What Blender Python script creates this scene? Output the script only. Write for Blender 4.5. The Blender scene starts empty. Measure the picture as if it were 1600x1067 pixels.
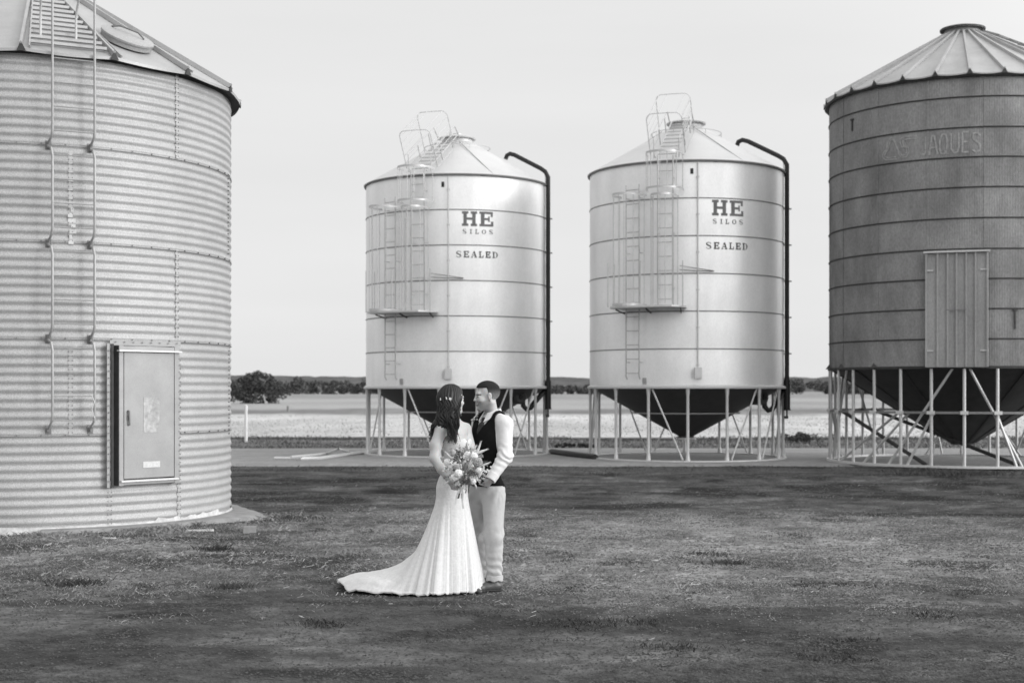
import bpy, math, random
import numpy as np
from mathutils import Vector, Matrix
random.seed(7); rng = np.random.default_rng(11)
C = bpy.context.scene.collection
SC = bpy.context.scene
PI = math.pi
# ------------------------------------------------------------------ camera
F = 2222.0; H = 1.735; HOR = 610.0            # focal length in photo pixels, eye height, horizon row
cd = bpy.data.cameras.new('camera'); cam = bpy.data.objects.new('camera', cd); C.objects.link(cam)
cd.sensor_width = 36; cd.lens = F / 1600 * 36; cd.shift_y = (HOR - 533.5) / 1600
cd.clip_start = .1; cd.clip_end = 9000
cam.location = (0, 0, H); cam.rotation_euler = (PI / 2, 0, 0)
cd.dof.use_dof = True; cd.dof.focus_distance = 12.35; cd.dof.aperture_fstop = 2.8
SC.camera = cam
# ------------------------------------------------------------------ light
SUN_AZ = math.radians(70)      # from the camera's back towards the right
SUN_EL = math.radians(13); GLOW = 2.6    # bright cloud around the low sun behind the camera
w = bpy.data.worlds.new('World'); SC.world = w; w.use_nodes = True
nt = w.node_tree; nt.nodes.clear()
def wn(t, **k):
    n = nt.nodes.new(t)
    for a, b in k.items(): setattr(n, a, b)
    return n
sky = wn('ShaderNodeTexSky', sky_type='NISHITA', sun_disc=False)
sky.sun_elevation = SUN_EL; sky.sun_rotation = PI - SUN_AZ; sky.dust_density = 3.0
bw = wn('ShaderNodeRGBToBW'); tc = wn('ShaderNodeTexCoord')
mp = wn('ShaderNodeMapping'); mp.inputs['Scale'].default_value = (1.2, 1.2, 9)
ns = wn('ShaderNodeTexNoise'); ns.inputs['Scale'].default_value = 1.6; ns.inputs['Detail'].default_value = 5
mr = wn('ShaderNodeMapRange'); mr.inputs['From Min'].default_value = .3; mr.inputs['From Max'].default_value = .7
mr.inputs['To Min'].default_value = 8.6; mr.inputs['To Max'].default_value = 9.15     # thin even cloud deck
mx = wn('ShaderNodeMix', data_type='FLOAT'); mx.inputs['Factor'].default_value = .88
bg = wn('ShaderNodeBackground'); bg.inputs['Strength'].default_value = .1
wo = wn('ShaderNodeOutputWorld')
L = nt.links.new
L(sky.outputs[0], bw.inputs[0]); L(tc.outputs['Generated'], mp.inputs[0]); L(mp.outputs[0], ns.inputs['Vector'])
L(ns.outputs['Fac'], mr.inputs['Value']); L(bw.outputs[0], mx.inputs['A'])
sdv = (math.sin(SUN_AZ) * math.cos(SUN_EL), -math.cos(SUN_AZ) * math.cos(SUN_EL), math.sin(SUN_EL))
dp = wn('ShaderNodeVectorMath', operation='DOT_PRODUCT'); dp.inputs[1].default_value = sdv; L(tc.outputs['Generated'], dp.inputs[0])
gl = wn('ShaderNodeMapRange', interpolation_type='SMOOTHSTEP'); gl.inputs['From Min'].default_value = -.15; gl.inputs['From Max'].default_value = 1
gl.inputs['To Min'].default_value = 1; gl.inputs['To Max'].default_value = GLOW; L(dp.outputs['Value'], gl.inputs['Value'])
mm = wn('ShaderNodeMath', operation='MULTIPLY'); L(mr.outputs[0], mm.inputs[0]); L(gl.outputs[0], mm.inputs[1]); L(mm.outputs[0], mx.inputs['B'])
L(mx.outputs['Result'], bg.inputs['Color']); L(bg.outputs[0], wo.inputs[0])
ld = bpy.data.lights.new('sun', 'SUN'); ld.energy = 1.5; ld.angle = math.radians(18); ld.color = (1, 1, 1)
sun = bpy.data.objects.new('sun', ld); C.objects.link(sun)
sd = Vector((math.sin(SUN_AZ) * math.cos(SUN_EL), -math.cos(SUN_AZ) * math.cos(SUN_EL), math.sin(SUN_EL)))
sun.rotation_euler = sd.to_track_quat('Z', 'Y').to_euler(); sun.location = sd * 60
SC.view_settings.view_transform = 'Standard'; SC.view_settings.look = 'None'
SC.view_settings.exposure = 0; SC.view_settings.gamma = 1; SC.view_settings.use_curve_mapping = False
SC.cycles.max_bounces = 6; SC.cycles.caustics_reflective = False; SC.cycles.caustics_refractive = False

# ------------------------------------------------------------------ materials
def mat(name, v, rough=.7, metal=0., var=0., scale=5., detail=4., bump=0., bscale=None, bdist=.01, attr=None,
        stretch=(1, 1, 1), var2=0., scale2=.6, spec=None, sss=0.):
    """grey principled material: base v varied by object space noise (two octave bands), optional bump"""
    m = bpy.data.materials.new(name); m.use_nodes = True; t = m.node_tree; b = t.nodes['Principled BSDF']
    b.inputs['Roughness'].default_value = rough; b.inputs['Metallic'].default_value = metal
    if spec is not None: b.inputs['Specular IOR Level'].default_value = spec
    if sss: b.inputs['Subsurface Weight'].default_value = sss; b.inputs['Subsurface Scale'].default_value = .01
    N = t.nodes.new; K = t.links.new
    c = N('ShaderNodeTexCoord'); p = N('ShaderNodeMapping'); p.inputs['Scale'].default_value = stretch
    K(c.outputs['Object'], p.inputs[0])
    def nz(sc, dt):
        n = N('ShaderNodeTexNoise'); n.inputs['Scale'].default_value = sc; n.inputs['Detail'].default_value = dt
        n.inputs['Roughness'].default_value = .65; K(p.outputs[0], n.inputs['Vector']); return n
    if attr:
        a = N('ShaderNodeAttribute'); a.attribute_name = attr; cur = a.outputs['Fac']
    else:
        a = N('ShaderNodeValue'); a.outputs[0].default_value = v; cur = a.outputs[0]
    for vv, s_, d_ in ((var, scale, detail), (var2, scale2, 3)):
        if vv:
            n = nz(s_, d_); r = N('ShaderNodeMapRange'); r.inputs['From Min'].default_value = .28; r.inputs['From Max'].default_value = .72
            r.inputs['To Min'].default_value = 1 - vv; r.inputs['To Max'].default_value = 1 + vv
            K(n.outputs['Fac'], r.inputs['Value'])
            q = N('ShaderNodeMath'); q.operation = 'MULTIPLY'; K(cur, q.inputs[0]); K(r.outputs[0], q.inputs[1]); cur = q.outputs[0]
    K(cur, b.inputs['Base Color'])
    if bump:
        n = nz(bscale or scale * 3, 5); u = N('ShaderNodeBump'); u.inputs['Strength'].default_value = bump
        u.inputs['Distance'].default_value = bdist; K(n.outputs['Fac'], u.inputs['Height']); K(u.outputs[0], b.inputs['Normal'])
    return m
M = {}
M['ground'] = mat('soil', .07, .95, 0, .42, 42., 6, .8, 22., .03, attr='tone', var2=.34, scale2=6.5, stretch=(.7, 1.3, 1), spec=.15)
M['sheet'] = mat('zinc_sheet', .90, .40, .38, .06, 40., 3, .06, 3., .004, var2=.08, scale2=1.6, stretch=(1, 1, .35))
M['roofzinc'] = mat('zinc_roof', .70, .45, .4, .04, 25., 3, 0, var2=.06, scale2=1.0)
M['band'] = mat('weathered_seam', .22, .6, .3, .2, 12.)
M['rail'] = mat('dull_tube', .36, .5, .3, .15, 40., 3)
M['galv'] = mat('galvanised_steel', .62, .5, .3, .1, 60., 3)
M['gtube'] = mat('galvanised_tube', .55, .45, .4, .12, 40., 3)
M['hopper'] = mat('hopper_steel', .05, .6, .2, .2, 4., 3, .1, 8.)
M['black'] = mat('black_poly', .012, .55, 0, .2, 8.)
M['ink'] = mat('faded_lettering', .17, .7, 0, .25, 9., 4)
M['ink2'] = mat('dark_lettering', .06, .7, 0, .25, 9., 4)
M['corr'] = mat('corrugated_zinc', .41, .55, .2, .26, 75., 2, .12, 120., .002, var2=.10, scale2=1.1)
M['corrroof'] = mat('roof_zinc', .44, .5, .3, .12, 80., 2, var2=.12, scale2=1.4)
M['doorm'] = mat('door_sheet', .31, .5, .3, .14, 130., 2, var2=.10, scale2=3.)
M['dark'] = mat('dark_steel_and_gap_shade', .05, .7, .2, .3, 12.)  # dark steel parts; also shade painted under the left eave and beside the door
M['old'] = mat('weathered_ribbed_zinc', .26, .6, .25, .22, 30., 3, var2=.30, scale2=1.3, stretch=(1, 1, .5))
M['oldpanel'] = mat('pale_ribbed_panel', .36, .6, .2, .16, 40., 3, var2=.15, scale2=2., stretch=(1, 1, .4))
M['oldroof'] = mat('weathered_roof_zinc', .46, .55, .25, .10, 30., 3, var2=.15, scale2=.9)
M['faded'] = mat('faded_paint', .36, .7, .1, .35, 14., 5)
M['label'] = mat('pale_sticker', .60, .6, 0, .15, 40.)
M['conc'] = mat('concrete', .25, .9, 0, .22, 7., 6, .4, 30., .01, var2=.15, scale2=.8)
M['white'] = mat('white_paint', .75, .6, 0, .1, 20.)
M['cement'] = mat('splashed_cement', .52, .85, 0, .3, 9., 5, .5, 25.)
M['hill'] = mat('wooded_hill', .12, 1, 0, .4, .03, 6, .0, spec=0.)
M['leaf'] = mat('gum_leaves', .055, .7, 0, .45, 2.5, 3, spec=.3)
M['leaffar'] = mat('far_leaves', .085, .8, 0, .45, .12, 4, spec=.1)
M['bark'] = mat('bark', .22, .9, 0, .3, 6.)
M['drygrass'] = mat('dry_grass', .26, .9, 0, .45, 3., 4, spec=.2)
M['straw'] = mat('straw', .36, .8, 0, .4, 2., 4)
M['grass'] = mat('dark_grass', .07, .9, 0, .4, 3., 4, spec=.2)
M['stone'] = mat('gravel', .24, .9, 0, .5, 5., 4)
M['skin'] = mat('skin', .33, .5, 0, .05, 40., 3, .08, 200., .002, attr='tone', sss=.1)
M['dress'] = mat('lace', .70, .85, 0, .09, 38., 5, .7, 60., .005)
M['shirt'] = mat('shirt_cotton', .72, .85, 0, .02, 30., 3, .25, 25., .01)
M['vest'] = mat('black_vest', .009, .9, 0, .2, 40., 3, .2, 120., .002, spec=.1)
M['tie'] = mat('tie', .012, .6, 0, .1, 40.)
M['pants'] = mat('chinos', .47, .85, 0, .05, 30., 4, .3, 22., .012)
M['shoe'] = mat('leather_shoe', .085, .4, 0, .2, 30.)
M['hair'] = mat('dark_hair', .011, .45, 0, .5, 120., 3, .5, 160., .003, stretch=(1, 1, .25), spec=.4)
M['hair2'] = mat('cropped_hair', .035, .8, 0, .5, 220., 3, .6, 300., .003, attr='tone', spec=.1)
M['petal'] = mat('white_petals', .82, .7, 0, .08, 60.)
M['petal2'] = mat('dusky_petals', .33, .7, 0, .15, 60.)
M['petal3'] = mat('deep_petals', .10, .7, 0, .3, 60.)
M['sprig'] = mat('pale_foliage', .5, .75, 0, .3, 40.)
M['sprig2'] = mat('dark_foliage', .12, .75, 0, .3, 40.)
M['plume'] = mat('pampas', .62, .85, 0, .15, 60.)

# ------------------------------------------------------------------ helpers
def tag(o, label=None, cat=None, group=None, kind=None):
    if label: o['label'] = label
    if cat: o['category'] = cat
    if group: o['group'] = group
    if kind: o['kind'] = kind
    return o
def empty(name, loc, rz=0):
    o = bpy.data.objects.new(name, None); C.objects.link(o); o.location = loc; o.rotation_euler = (0, 0, rz)
    o.empty_display_size = .2; return o
class MB:
    def __init__(s): s.v = []; s.f = []
    def add(s, vs, fs):
        n = len(s.v); s.v.extend([tuple(p) for p in vs]); s.f.extend([tuple(i + n for i in f) for f in fs]); return s
    def box(s, c, d, R=None):
        c = Vector(c); vs = []
        for x in (-.5, .5):
            for y in (-.5, .5):
                for z in (-.5, .5):
                    p = Vector((x * d[0], y * d[1], z * d[2])); vs.append(c + (R @ p if R else p))
        return s.add(vs, [(0, 1, 3, 2), (4, 6, 7, 5), (0, 4, 5, 1), (2, 3, 7, 6), (0, 2, 6, 4), (1, 5, 7, 3)])
    def bar(s, a, b, w_, h_, up=(0, 0, 1)):
        a, b = Vector(a), Vector(b); z = (b - a); l = z.length; z.normalize(); u = Vector(up)
        if abs(z.dot(u)) > .98: u = Vector((1, 0, 0))
        x = u.cross(z).normalized(); y = z.cross(x); R = Matrix((x, y, z)).transposed()
        return s.box((a + b) / 2, (w_, h_, l), R)
    def tube(s, pts, r, n=8, cap=True, closed=False):
        pts = [Vector(p) for p in pts]; m = len(pts); rs = r if hasattr(r, '__len__') else [r] * m
        up = None; vs = []; fs = []
        for i, p in enumerate(pts):
            if closed: t = (pts[(i + 1) % m] - pts[i - 1]).normalized()
            else: t = (pts[min(i + 1, m - 1)] - pts[max(i - 1, 0)]).normalized()
            if up is None:
                up = t.orthogonal().normalized()
            up = (up - t * up.dot(t)).normalized(); sd_ = t.cross(up)
            for k in range(n):
                a = 2 * PI * k / n; vs.append(p + (up * math.cos(a) + sd_ * math.sin(a)) * rs[i])
        for i in range(m if closed else m - 1):
            j = (i + 1) % m
            for k in range(n):
                q = (k + 1) % n; fs.append((i * n + k, i * n + q, j * n + q, j * n + k))
        if cap and not closed:
            fs.append(tuple(range(n))[::-1]); fs.append(tuple((m - 1) * n + k for k in range(n)))
        return s.add(vs, fs)
    def lathe(s, prof, n=64, a0=0, a1=2 * PI):
        """profile of (r, z); local az 0 faces -Y"""
        full = abs(a1 - a0 - 2 * PI) < 1e-6; m = n if full else n + 1; vs = []; fs = []
        for (r, z) in prof:
            for k in range(m):
                a = a0 + (a1 - a0) * k / n; vs.append((r * math.sin(a), -r * math.cos(a), z))
        for i in range(len(prof) - 1):
            for k in range(n):
                q = (k + 1) % m; fs.append((i * m + k, i * m + q, (i + 1) * m + q, (i + 1) * m + k))
        return s.add(vs, fs)
    def build(s, name, m, parent=None, smooth=True, ang=40):
        me = bpy.data.meshes.new(name); me.from_pydata(s.v, [], s.f); me.update()
        if m is not None: me.materials.append(m)
        if smooth:
            me.shade_smooth(); me.set_sharp_from_angle(angle=math.radians(ang))
        o = bpy.data.objects.new(name, me); C.objects.link(o)
        if parent: o.parent = parent
        return o
def np_mesh(name, V, Fq, m, parent=None, smooth=True, tone=None, sides=4):
    me = bpy.data.meshes.new(name); V = np.asarray(V, np.float32); Fq = np.asarray(Fq, np.int32)
    me.vertices.add(len(V)); me.vertices.foreach_set('co', V.ravel())
    me.loops.add(Fq.size); me.loops.foreach_set('vertex_index', Fq.ravel())
    me.polygons.add(len(Fq)); me.polygons.foreach_set('loop_start', np.arange(0, Fq.size, sides, dtype=np.int32))
    me.polygons.foreach_set('loop_total', np.full(len(Fq), sides, np.int32))
    me.update(calc_edges=True); me.validate()
    if tone is not None:
        a = me.attributes.new('tone', 'FLOAT', 'POINT'); a.data.foreach_set('value', np.asarray(tone, np.float32))
    me.materials.append(m)
    if smooth: me.shade_smooth()
    o = bpy.data.objects.new(name, me); C.objects.link(o)
    if parent: o.parent = parent
    return o
def copy_tree(o, parent=None):
    c = o.copy(); C.objects.link(c); c.parent = parent
    for ch in [x for x in bpy.data.objects if x.parent == o]: copy_tree(ch, c)
    return c
def PX(x, y, Y):               # photo pixel at depth Y -> world point
    return Vector(((x - 800) / F * Y, Y, H - (y - HOR) / F * Y))
def circ_az(cx, cy, r, px):    # azimuth where the ray of column px first meets the circle
    k = (px - 800) / F; a = k * k + 1; b = -2 * (k * cx + cy); c_ = cx * cx + cy * cy - r * r
    d = b * b - 4 * a * c_
    Y = (-b - math.sqrt(max(d, 0))) / (2 * a); return math.atan2(k * Y - cx, cy - Y), Y
def pol(az, r, z): return Vector((r * math.sin(az), -r * math.cos(az), z))
D = math.radians
# value noise
def hsh(i, j, s):
    n = (i.astype(np.int64) * 374761393 + j.astype(np.int64) * 668265263 + s * 982451653) & 0x7fffffff
    n = ((n ^ (n >> 13)) * 1274126177) & 0x7fffffff
    n = (n ^ (n >> 16)); return (n & 0xffff) / 65535.0
def vn(x, y, s=0):
    i = np.floor(x); j = np.floor(y); u = x - i; v = y - j; u = u * u * (3 - 2 * u); v = v * v * (3 - 2 * v)
    i = i.astype(np.int64); j = j.astype(np.int64)
    return (hsh(i, j, s) * (1 - u) + hsh(i + 1, j, s) * u) * (1 - v) + (hsh(i, j + 1, s) * (1 - u) + hsh(i + 1, j + 1, s) * u) * v
def fbm(x, y, s=0, o=4):
    t = 0; a = .5; n = 0
    for k in range(o): t = t + a * vn(x, y, s + k); n += a; x = x * 2.03 + 3.1; y = y * 2.03 + 1.7; a *= .55
    return t / n
def sst(a, b, x): t = np.clip((x - a) / (b - a), 0, 1); return t * t * (3 - 2 * t)
# ------------------------------------------------------------------ the ground
LS = (-6.64, 19.78, 2.68)     # left silo: centre x, y, radius
S1 = (-1.468, 38.1); S2 = (4.40, 35.95); RS = 2.43
S3 = (10.72, 33.83, 3.10)
def ell(X, Y, cx, cy, rx, ry, edge=.6):
    d = np.sqrt(((X - cx) / rx) ** 2 + ((Y - cy) / ry) ** 2)
    d = d + (fbm(X * 1.3, Y * .8, 5) - .5) * .9
    return 1 - sst(1 - edge, 1 + edge, d)
def masks(X, Y):
    lg = ell(X, Y, -4.4, 15.3, 3.6, 2.6)                  # straw coloured grass by the left silo
    lg = np.maximum(lg, .9 * ell(X, Y, -1.9, 17.6, 1.6, 2.6)); lg = np.maximum(lg, .8 * ell(X, Y, -.9, 14.6, 1.5, 1.6))
    gv = ell(X, Y, 2.3, 16.0, 2.9, 3.6)                    # pale stubble patch right of the couple
    gv = np.maximum(gv, .85 * ell(X, Y, 5.0, 14.6, 2.8, 1.6)); gv = np.maximum(gv, .7 * ell(X, Y, 4.2, 18.3, 2.4, 1.8)); gv = np.maximum(gv, .6 * ell(X, Y, 1.3, 13.6, 1.7, .7))
    gv = np.maximum(gv, .6 * ell(X, Y, -.1, 18.4, 1.8, 2.2))
    return lg, gv
def tone_h(X, Y):
    n1 = fbm(X * .55, Y * .75, 1, 5); n2 = fbm(X * .55, Y * .75, 20, 5); n3 = fbm(X * 4, Y * 5, 40, 4); n4 = fbm(X * 16, Y * 16, 60, 3)
    n5 = fbm(X * 1.5, Y * 1.7, 140, 4); t = .055 * (.34 + .85 * sst(.38, .60, n2) + .9 * sst(.44, .66, n5)) * (1 + 1.2 * (n3 - .5))
    near = 1 - sst(10.4, 13.0, Y + (n1 - .5) * 2.5)        # bare beaten track nearest the camera
    t = t * (1 - near) + near * (.074 * (.50 + .70 * sst(.36, .62, n2) + .55 * sst(.42, .66, n5)) * (1 + .6 * (n3 - .5)))
    lg, gv = masks(X, Y)
    lq = lg * (.25 + .75 * sst(.42, .6, fbm(X * 1.1, Y * .9, 78, 4))); t = t * (1 - .85 * lq) + .85 * lq * .27 * (.35 + 1.3 * n4)
    gg = gv * (.40 + .60 * sst(.35, .6, fbm(X * 1.6, Y * 1.1, 77, 4)))
    t = t * (1 - .8 * gg) + .85 * gg * .31 * (.35 + 1.3 * n4)
    dk = sst(.60, .70, fbm(X * .7, Y * 1.8, 90, 4)); t = t * (1 - .45 * dk)      # damp dark streaks
    # wheel tracks: smooth shallow ruts crossing left to right
    h = (n1 - .5) * .06 + (n3 - .5) * .02 * (1 - .6 * near) + (n4 - .5) * .018
    for (y0, sl, wd, dp) in ((10.1, .05, .22, .03), (9.2, .045, .2, .025), (11.8, -.03, .2, .02), (24.6, .10, .35, .04), (22.2, .1, .35, .04), (27.5, .02, .4, .04)):
        g = np.exp(-((Y - y0 - sl * X - .25 * (fbm(X * .3, X * 0 + y0, 8) - .5)) / wd) ** 2)
        h = h - g * dp; t = t * (1 + .22 * g)
    # zones further out
    ed = (fbm(X * .35, Y * .1, 33, 4) - .5)
    def zone(t, y0, wd, val):
        z = sst(y0 - wd, y0 + wd, Y + ed * wd * 3.0); return t * (1 - z) + val * z
    nb = fbm(X * .8, Y * .5, 55, 4); nc = fbm(X * .2, Y * .08, 56, 4); nd = fbm(X * .05, Y * .02, 57, 4)
    t = zone(t, 30.3, .7, .088 * (.5 + nb))                # scrubby verge before the slab
    t = zone(t, 41.7, .3, .135 * (.35 + 1.1 * nb))          # rough grass behind it
    t = zone(t, 50.2, .5, .055 * (.6 + nb))
    t = zone(t, 53.0, .7, .50 * (.60 + .55 * nc + .25 * fbm(X * .12, Y * .35, 58, 4)) * (.85 + .3 * nb))        # bleached stubble field
    t = zone(t, 103, 5, .21 * (.6 + .8 * nc))
    t = zone(t, 135, 8, .33 * (.75 + .5 * nd)); t = zone(t, 300, 40, .28 * (.8 + .4 * nd))
    h = h * (1 - sst(28, 31, Y) * .6)
    h = h + .05 * (nb - .5) * sst(42, 46, Y)
    # keep level where things stand
    for (cx, cy, r) in ((LS[0], LS[1], 3.2), (-.35, 12.4, .8), (-1.1, 12.4, .6)):
        h = h * sst(r * .9, r * 1.35, np.hypot(X - cx, Y - cy))
    h = h * (1 - sst(31.5, 32.3, Y) * (1 - sst(42.5, 43.5, Y)))
    return t, h
nr, ncx = 560, 760
yy = np.concatenate([1 / np.linspace(1 / 6.2, 1 / 56., 470), np.geomspace(57, 5200, 90)])
ss = np.linspace(-.62, .62, ncx)
Yg, Sg = np.meshgrid(yy, ss, indexing='ij'); Xg = Sg * Yg
tone, hh = tone_h(Xg, Yg); hh = hh * (1 - sst(60, 90, Yg))
V = np.stack([Xg, Yg, hh - .004], -1).reshape(-1, 3)
I = np.arange(nr * ncx).reshape(nr, ncx)
Fq = np.stack([I[:-1, :-1], I[:-1, 1:], I[1:, 1:], I[1:, :-1]], -1).reshape(-1, 4)
tag(np_mesh('ground', V, Fq, M['ground'], tone=tone.ravel()), kind='structure')
m = MB(); m.add([(-6000, -300, -.12), (6000, -300, -.12), (6000, 6000, -.12), (-6000, 6000, -.12)], [(0, 1, 2, 3)])
gf = m.build('terrain', mat('far_soil', .07, .95, 0, .3, .4, 5), smooth=False); tag(gf, kind='structure')
def gh(x, y):
    return float(tone_h(np.array([float(x)]), np.array([float(y)]))[1][0])
# concrete strip under the silos
m = MB(); xs = np.linspace(-10, 34, 260)
fr = 32.9 + .5 * (fbm(xs * 1.4, xs * 0, 3) - .5) - .004 * xs; bk = 41.6 + .5 * (fbm(xs * .5, xs * 0, 4) - .5)
vs = []; fs = []
for i, x in enumerate(xs): vs += [(x, fr[i] - .35, -.01), (x, fr[i], .05), (x, bk[i], .05), (x, bk[i] + .03, -.05)]
for i in range(len(xs) - 1):
    for k in range(3): fs.append((i * 4 + k, i * 4 + 4 + k, i * 4 + 5 + k, i * 4 + 1 + k))
m.add(vs, fs); tag(m.build('pavement', M['conc'], smooth=False), kind='structure')
PADZ = .05
# ------------------------------------------------------------------ ground litter, as uncountable stuff
def blades(name, pts, hgt, wid, bend, m, base=-.01):
    """three sided blades: two base points, a middle pair, a tip"""
    n = len(pts); a = rng.uniform(0, 2 * PI, n); dx, dy = np.cos(a), np.sin(a); b = rng.uniform(.1, 1, n) * bend * hgt
    a2 = rng.uniform(0, 2 * PI, n); ex, ey = np.cos(a2) * b, np.sin(a2) * b
    P = np.zeros((n, 4, 3)); z = pts[:, 2] + base
    P[:, 0] = np.stack([pts[:, 0] - dx * wid, pts[:, 1] - dy * wid, z], -1); P[:, 1] = np.stack([pts[:, 0] + dx * wid, pts[:, 1] + dy * wid, z], -1)
    P[:, 2] = np.stack([pts[:, 0] + ex * .4 + dx * wid * .7, pts[:, 1] + ey * .4 + dy * wid * .7, z + hgt * .65], -1)
    P[:, 3] = np.stack([pts[:, 0] + ex, pts[:, 1] + ey, z + hgt], -1)
    return tag(np_mesh(name, P.reshape(-1, 3), np.arange(n * 4).reshape(n, 4), m, smooth=False), kind='stuff')
def scatter(n, y0, y1, wfun, k=3.2):
    out = np.zeros((0, 2))
    while len(out) < n:
        Y = 1 / rng.uniform(1 / y1, 1 / y0, n * 3); Y = np.where(rng.random(n * 3) < .5, Y, rng.uniform(y0, y1, n * 3))
        X = rng.uniform(-.46, .46, n * 3) * Y
        keep = rng.random(n * 3) < np.clip(wfun(X, Y), 0, 1)
        keep &= np.hypot(X - LS[0], Y - LS[1]) > LS[2] + .03
        out = np.vstack([out, np.stack([X[keep], Y[keep]], -1)])
    out = out[:n]; h = tone_h(out[:, 0], out[:, 1])[1]
    return np.column_stack([out, h])
def clump(X, Y, s=2.2, sd=70, lo=.5, hi=.72): return sst(lo, hi, fbm(X * s, Y * s, sd, 3))
def w_dry(X, Y):
    lg, gv = masks(X, Y); return lg * (.08 + clump(X, Y)) * .9 + gv * .18 * clump(X, Y, 3.) + .02 * clump(X, Y, 1.2, 12)
p = scatter(100000, 10.5, 24, w_dry)
blades('dry_grass', p, rng.uniform(.006, .030, len(p)), rng.uniform(.001, .0026, len(p)), 2.4, M['drygrass'])
def w_dark(X, Y): return (.15 + .75 * sst(10, 13, Y)) * clump(X, Y, .9, 81, .6, .74) * clump(X, Y, 3.5, 82, .45, .6)
p = scatter(42000, 8.2, 31, w_dark)
blades('low_grass', p, rng.uniform(.006, .026, len(p)), rng.uniform(.0012, .0035, len(p)), 2.0, M['grass'])
# lying straw
def w_straw(X, Y):
    lg, gv = masks(X, Y); return .5 * lg * clump(X, Y, 1.8, 7) + .35 * gv * clump(X, Y, 2.5, 8) + .0022 * sst(9, 13, Y)
p = scatter(3600, 9, 30, w_straw); n = len(p); a = rng.uniform(0, 2 * PI, n); l = rng.uniform(.015, .06, n) * (1 + (rng.random(n) < .03) * 2); wd = rng.uniform(.0008, .002, n)
ca, sa = np.cos(a), np.sin(a); z = p[:, 2] + rng.uniform(.004, .02, n); dz = rng.uniform(-.004, .015, n); P = np.zeros((n, 4, 3))
for k, (u, v) in enumerate(((-1, -1), (1, -1), (1, 1), (-1, 1))):
    P[:, k] = np.stack([p[:, 0] + ca * l * u * .5 - sa * wd * v, p[:, 1] + sa * l * u * .5 + ca * wd * v, z + dz * u + .002 * v], -1)
tag(np_mesh('loose_straw', P.reshape(-1, 3), np.arange(n * 4).reshape(n, 4), M['straw'], smooth=False), kind='stuff')
# stubble grit: small stones
def w_st(X, Y):
    lg, gv = masks(X, Y); return .9 * gv * (.3 + clump(X, Y, 1.7, 9, .4, .65)) + .03 * lg + .004 * sst(11, 14, Y)
p = scatter(90000, 8.3, 22, w_st); n = len(p); r = rng.uniform(.002, .0065, n) ** 1.0; r = np.where(rng.random(n) < .01, r * 2.5, r)
O = np.array([(1, 0, 0), (0, 1, 0), (-1, 0, 0), (0, -1, 0), (0, 0, .8)]); rot = rng.uniform(0, 2 * PI, n)
X_ = O[None, :, 0] * np.cos(rot)[:, None] - O[None, :, 1] * np.sin(rot)[:, None]; Y_ = O[None, :, 0] * np.sin(rot)[:, None] + O[None, :, 1] * np.cos(rot)[:, None]
P = np.stack([p[:, 0:1] + X_ * r[:, None] * 1.3, p[:, 1:2] + Y_ * r[:, None], p[:, 2:3] + O[None, :, 2] * r[:, None] - .002], -1)
Tq = np.array([(0, 1, 4), (1, 2, 4), (2, 3, 4), (3, 0, 4)]); Fx = (np.arange(n)[:, None, None] * 5 + Tq[None]).reshape(-1, 3)
tag(np_mesh('gravel', P.reshape(-1, 3), Fx, M['stone'], smooth=False, sides=3), kind='stuff')
def w_cl(X, Y): return .25 + .75 * clump(X, Y, 1.1, 44, .4, .62)
p = scatter(130000, 8.3, 31, w_cl); n = len(p); r = rng.uniform(.003, .0095, n) * (.6 + p[:, 1] / 28); rot = rng.uniform(0, 2 * PI, n)
X_ = O[None, :, 0] * np.cos(rot)[:, None] - O[None, :, 1] * np.sin(rot)[:, None]; Y_ = O[None, :, 0] * np.sin(rot)[:, None] + O[None, :, 1] * np.cos(rot)[:, None]
P = np.stack([p[:, 0:1] + X_ * r[:, None] * 1.4, p[:, 1:2] + Y_ * r[:, None], p[:, 2:3] + O[None, :, 2] * r[:, None] - .002], -1)
Fx = (np.arange(n)[:, None, None] * 5 + Tq[None]).reshape(-1, 3)
tag(np_mesh('soil_crumbs', P.reshape(-1, 3), Fx, mat('clods', .085, .95, 0, .75, 9., 5, spec=.1), smooth=False, sides=3), kind='stuff')
# rough grass behind the slab, and the dark fringe of the stubble field
def w_v(X, Y): return sst(42, 43, Y) * (.15 + clump(X, Y, .6, 14, .4, .6)) + 2 * sst(49.5, 50.5, Y) * (1 - sst(52.5, 53.3, Y))
p = scatter(15000, 42, 53.2, w_v)
blades('rough_grass', p, rng.uniform(.03, .13, len(p)), rng.uniform(.006, .014, len(p)), .9, M['grass'], -.02)
p = scatter(26000, 42.5, 49, lambda X, Y: .1 + clump(X, Y, .5, 18, .45, .6))
blades('pale_verge_grass', p, rng.uniform(.03, .12, len(p)), rng.uniform(.006, .012, len(p)), 1.1, M['drygrass'], -.02)
p = scatter(16000, 53, 101, lambda X, Y: .2 + clump(X, Y, .25, 19, .4, .6))
blades('stubble', p, rng.uniform(.03, .09, len(p)), rng.uniform(.015, .03, len(p)), 2.2, M['straw'], -.02)
p = scatter(16000, 30.4, 32.9, lambda X, Y: .15 + clump(X, Y, 1.2, 22, .5, .65))
blades('verge_grass', p, rng.uniform(.01, .045, len(p)), rng.uniform(.003, .007, len(p)), 1.6, M['grass'], -.01)
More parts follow.
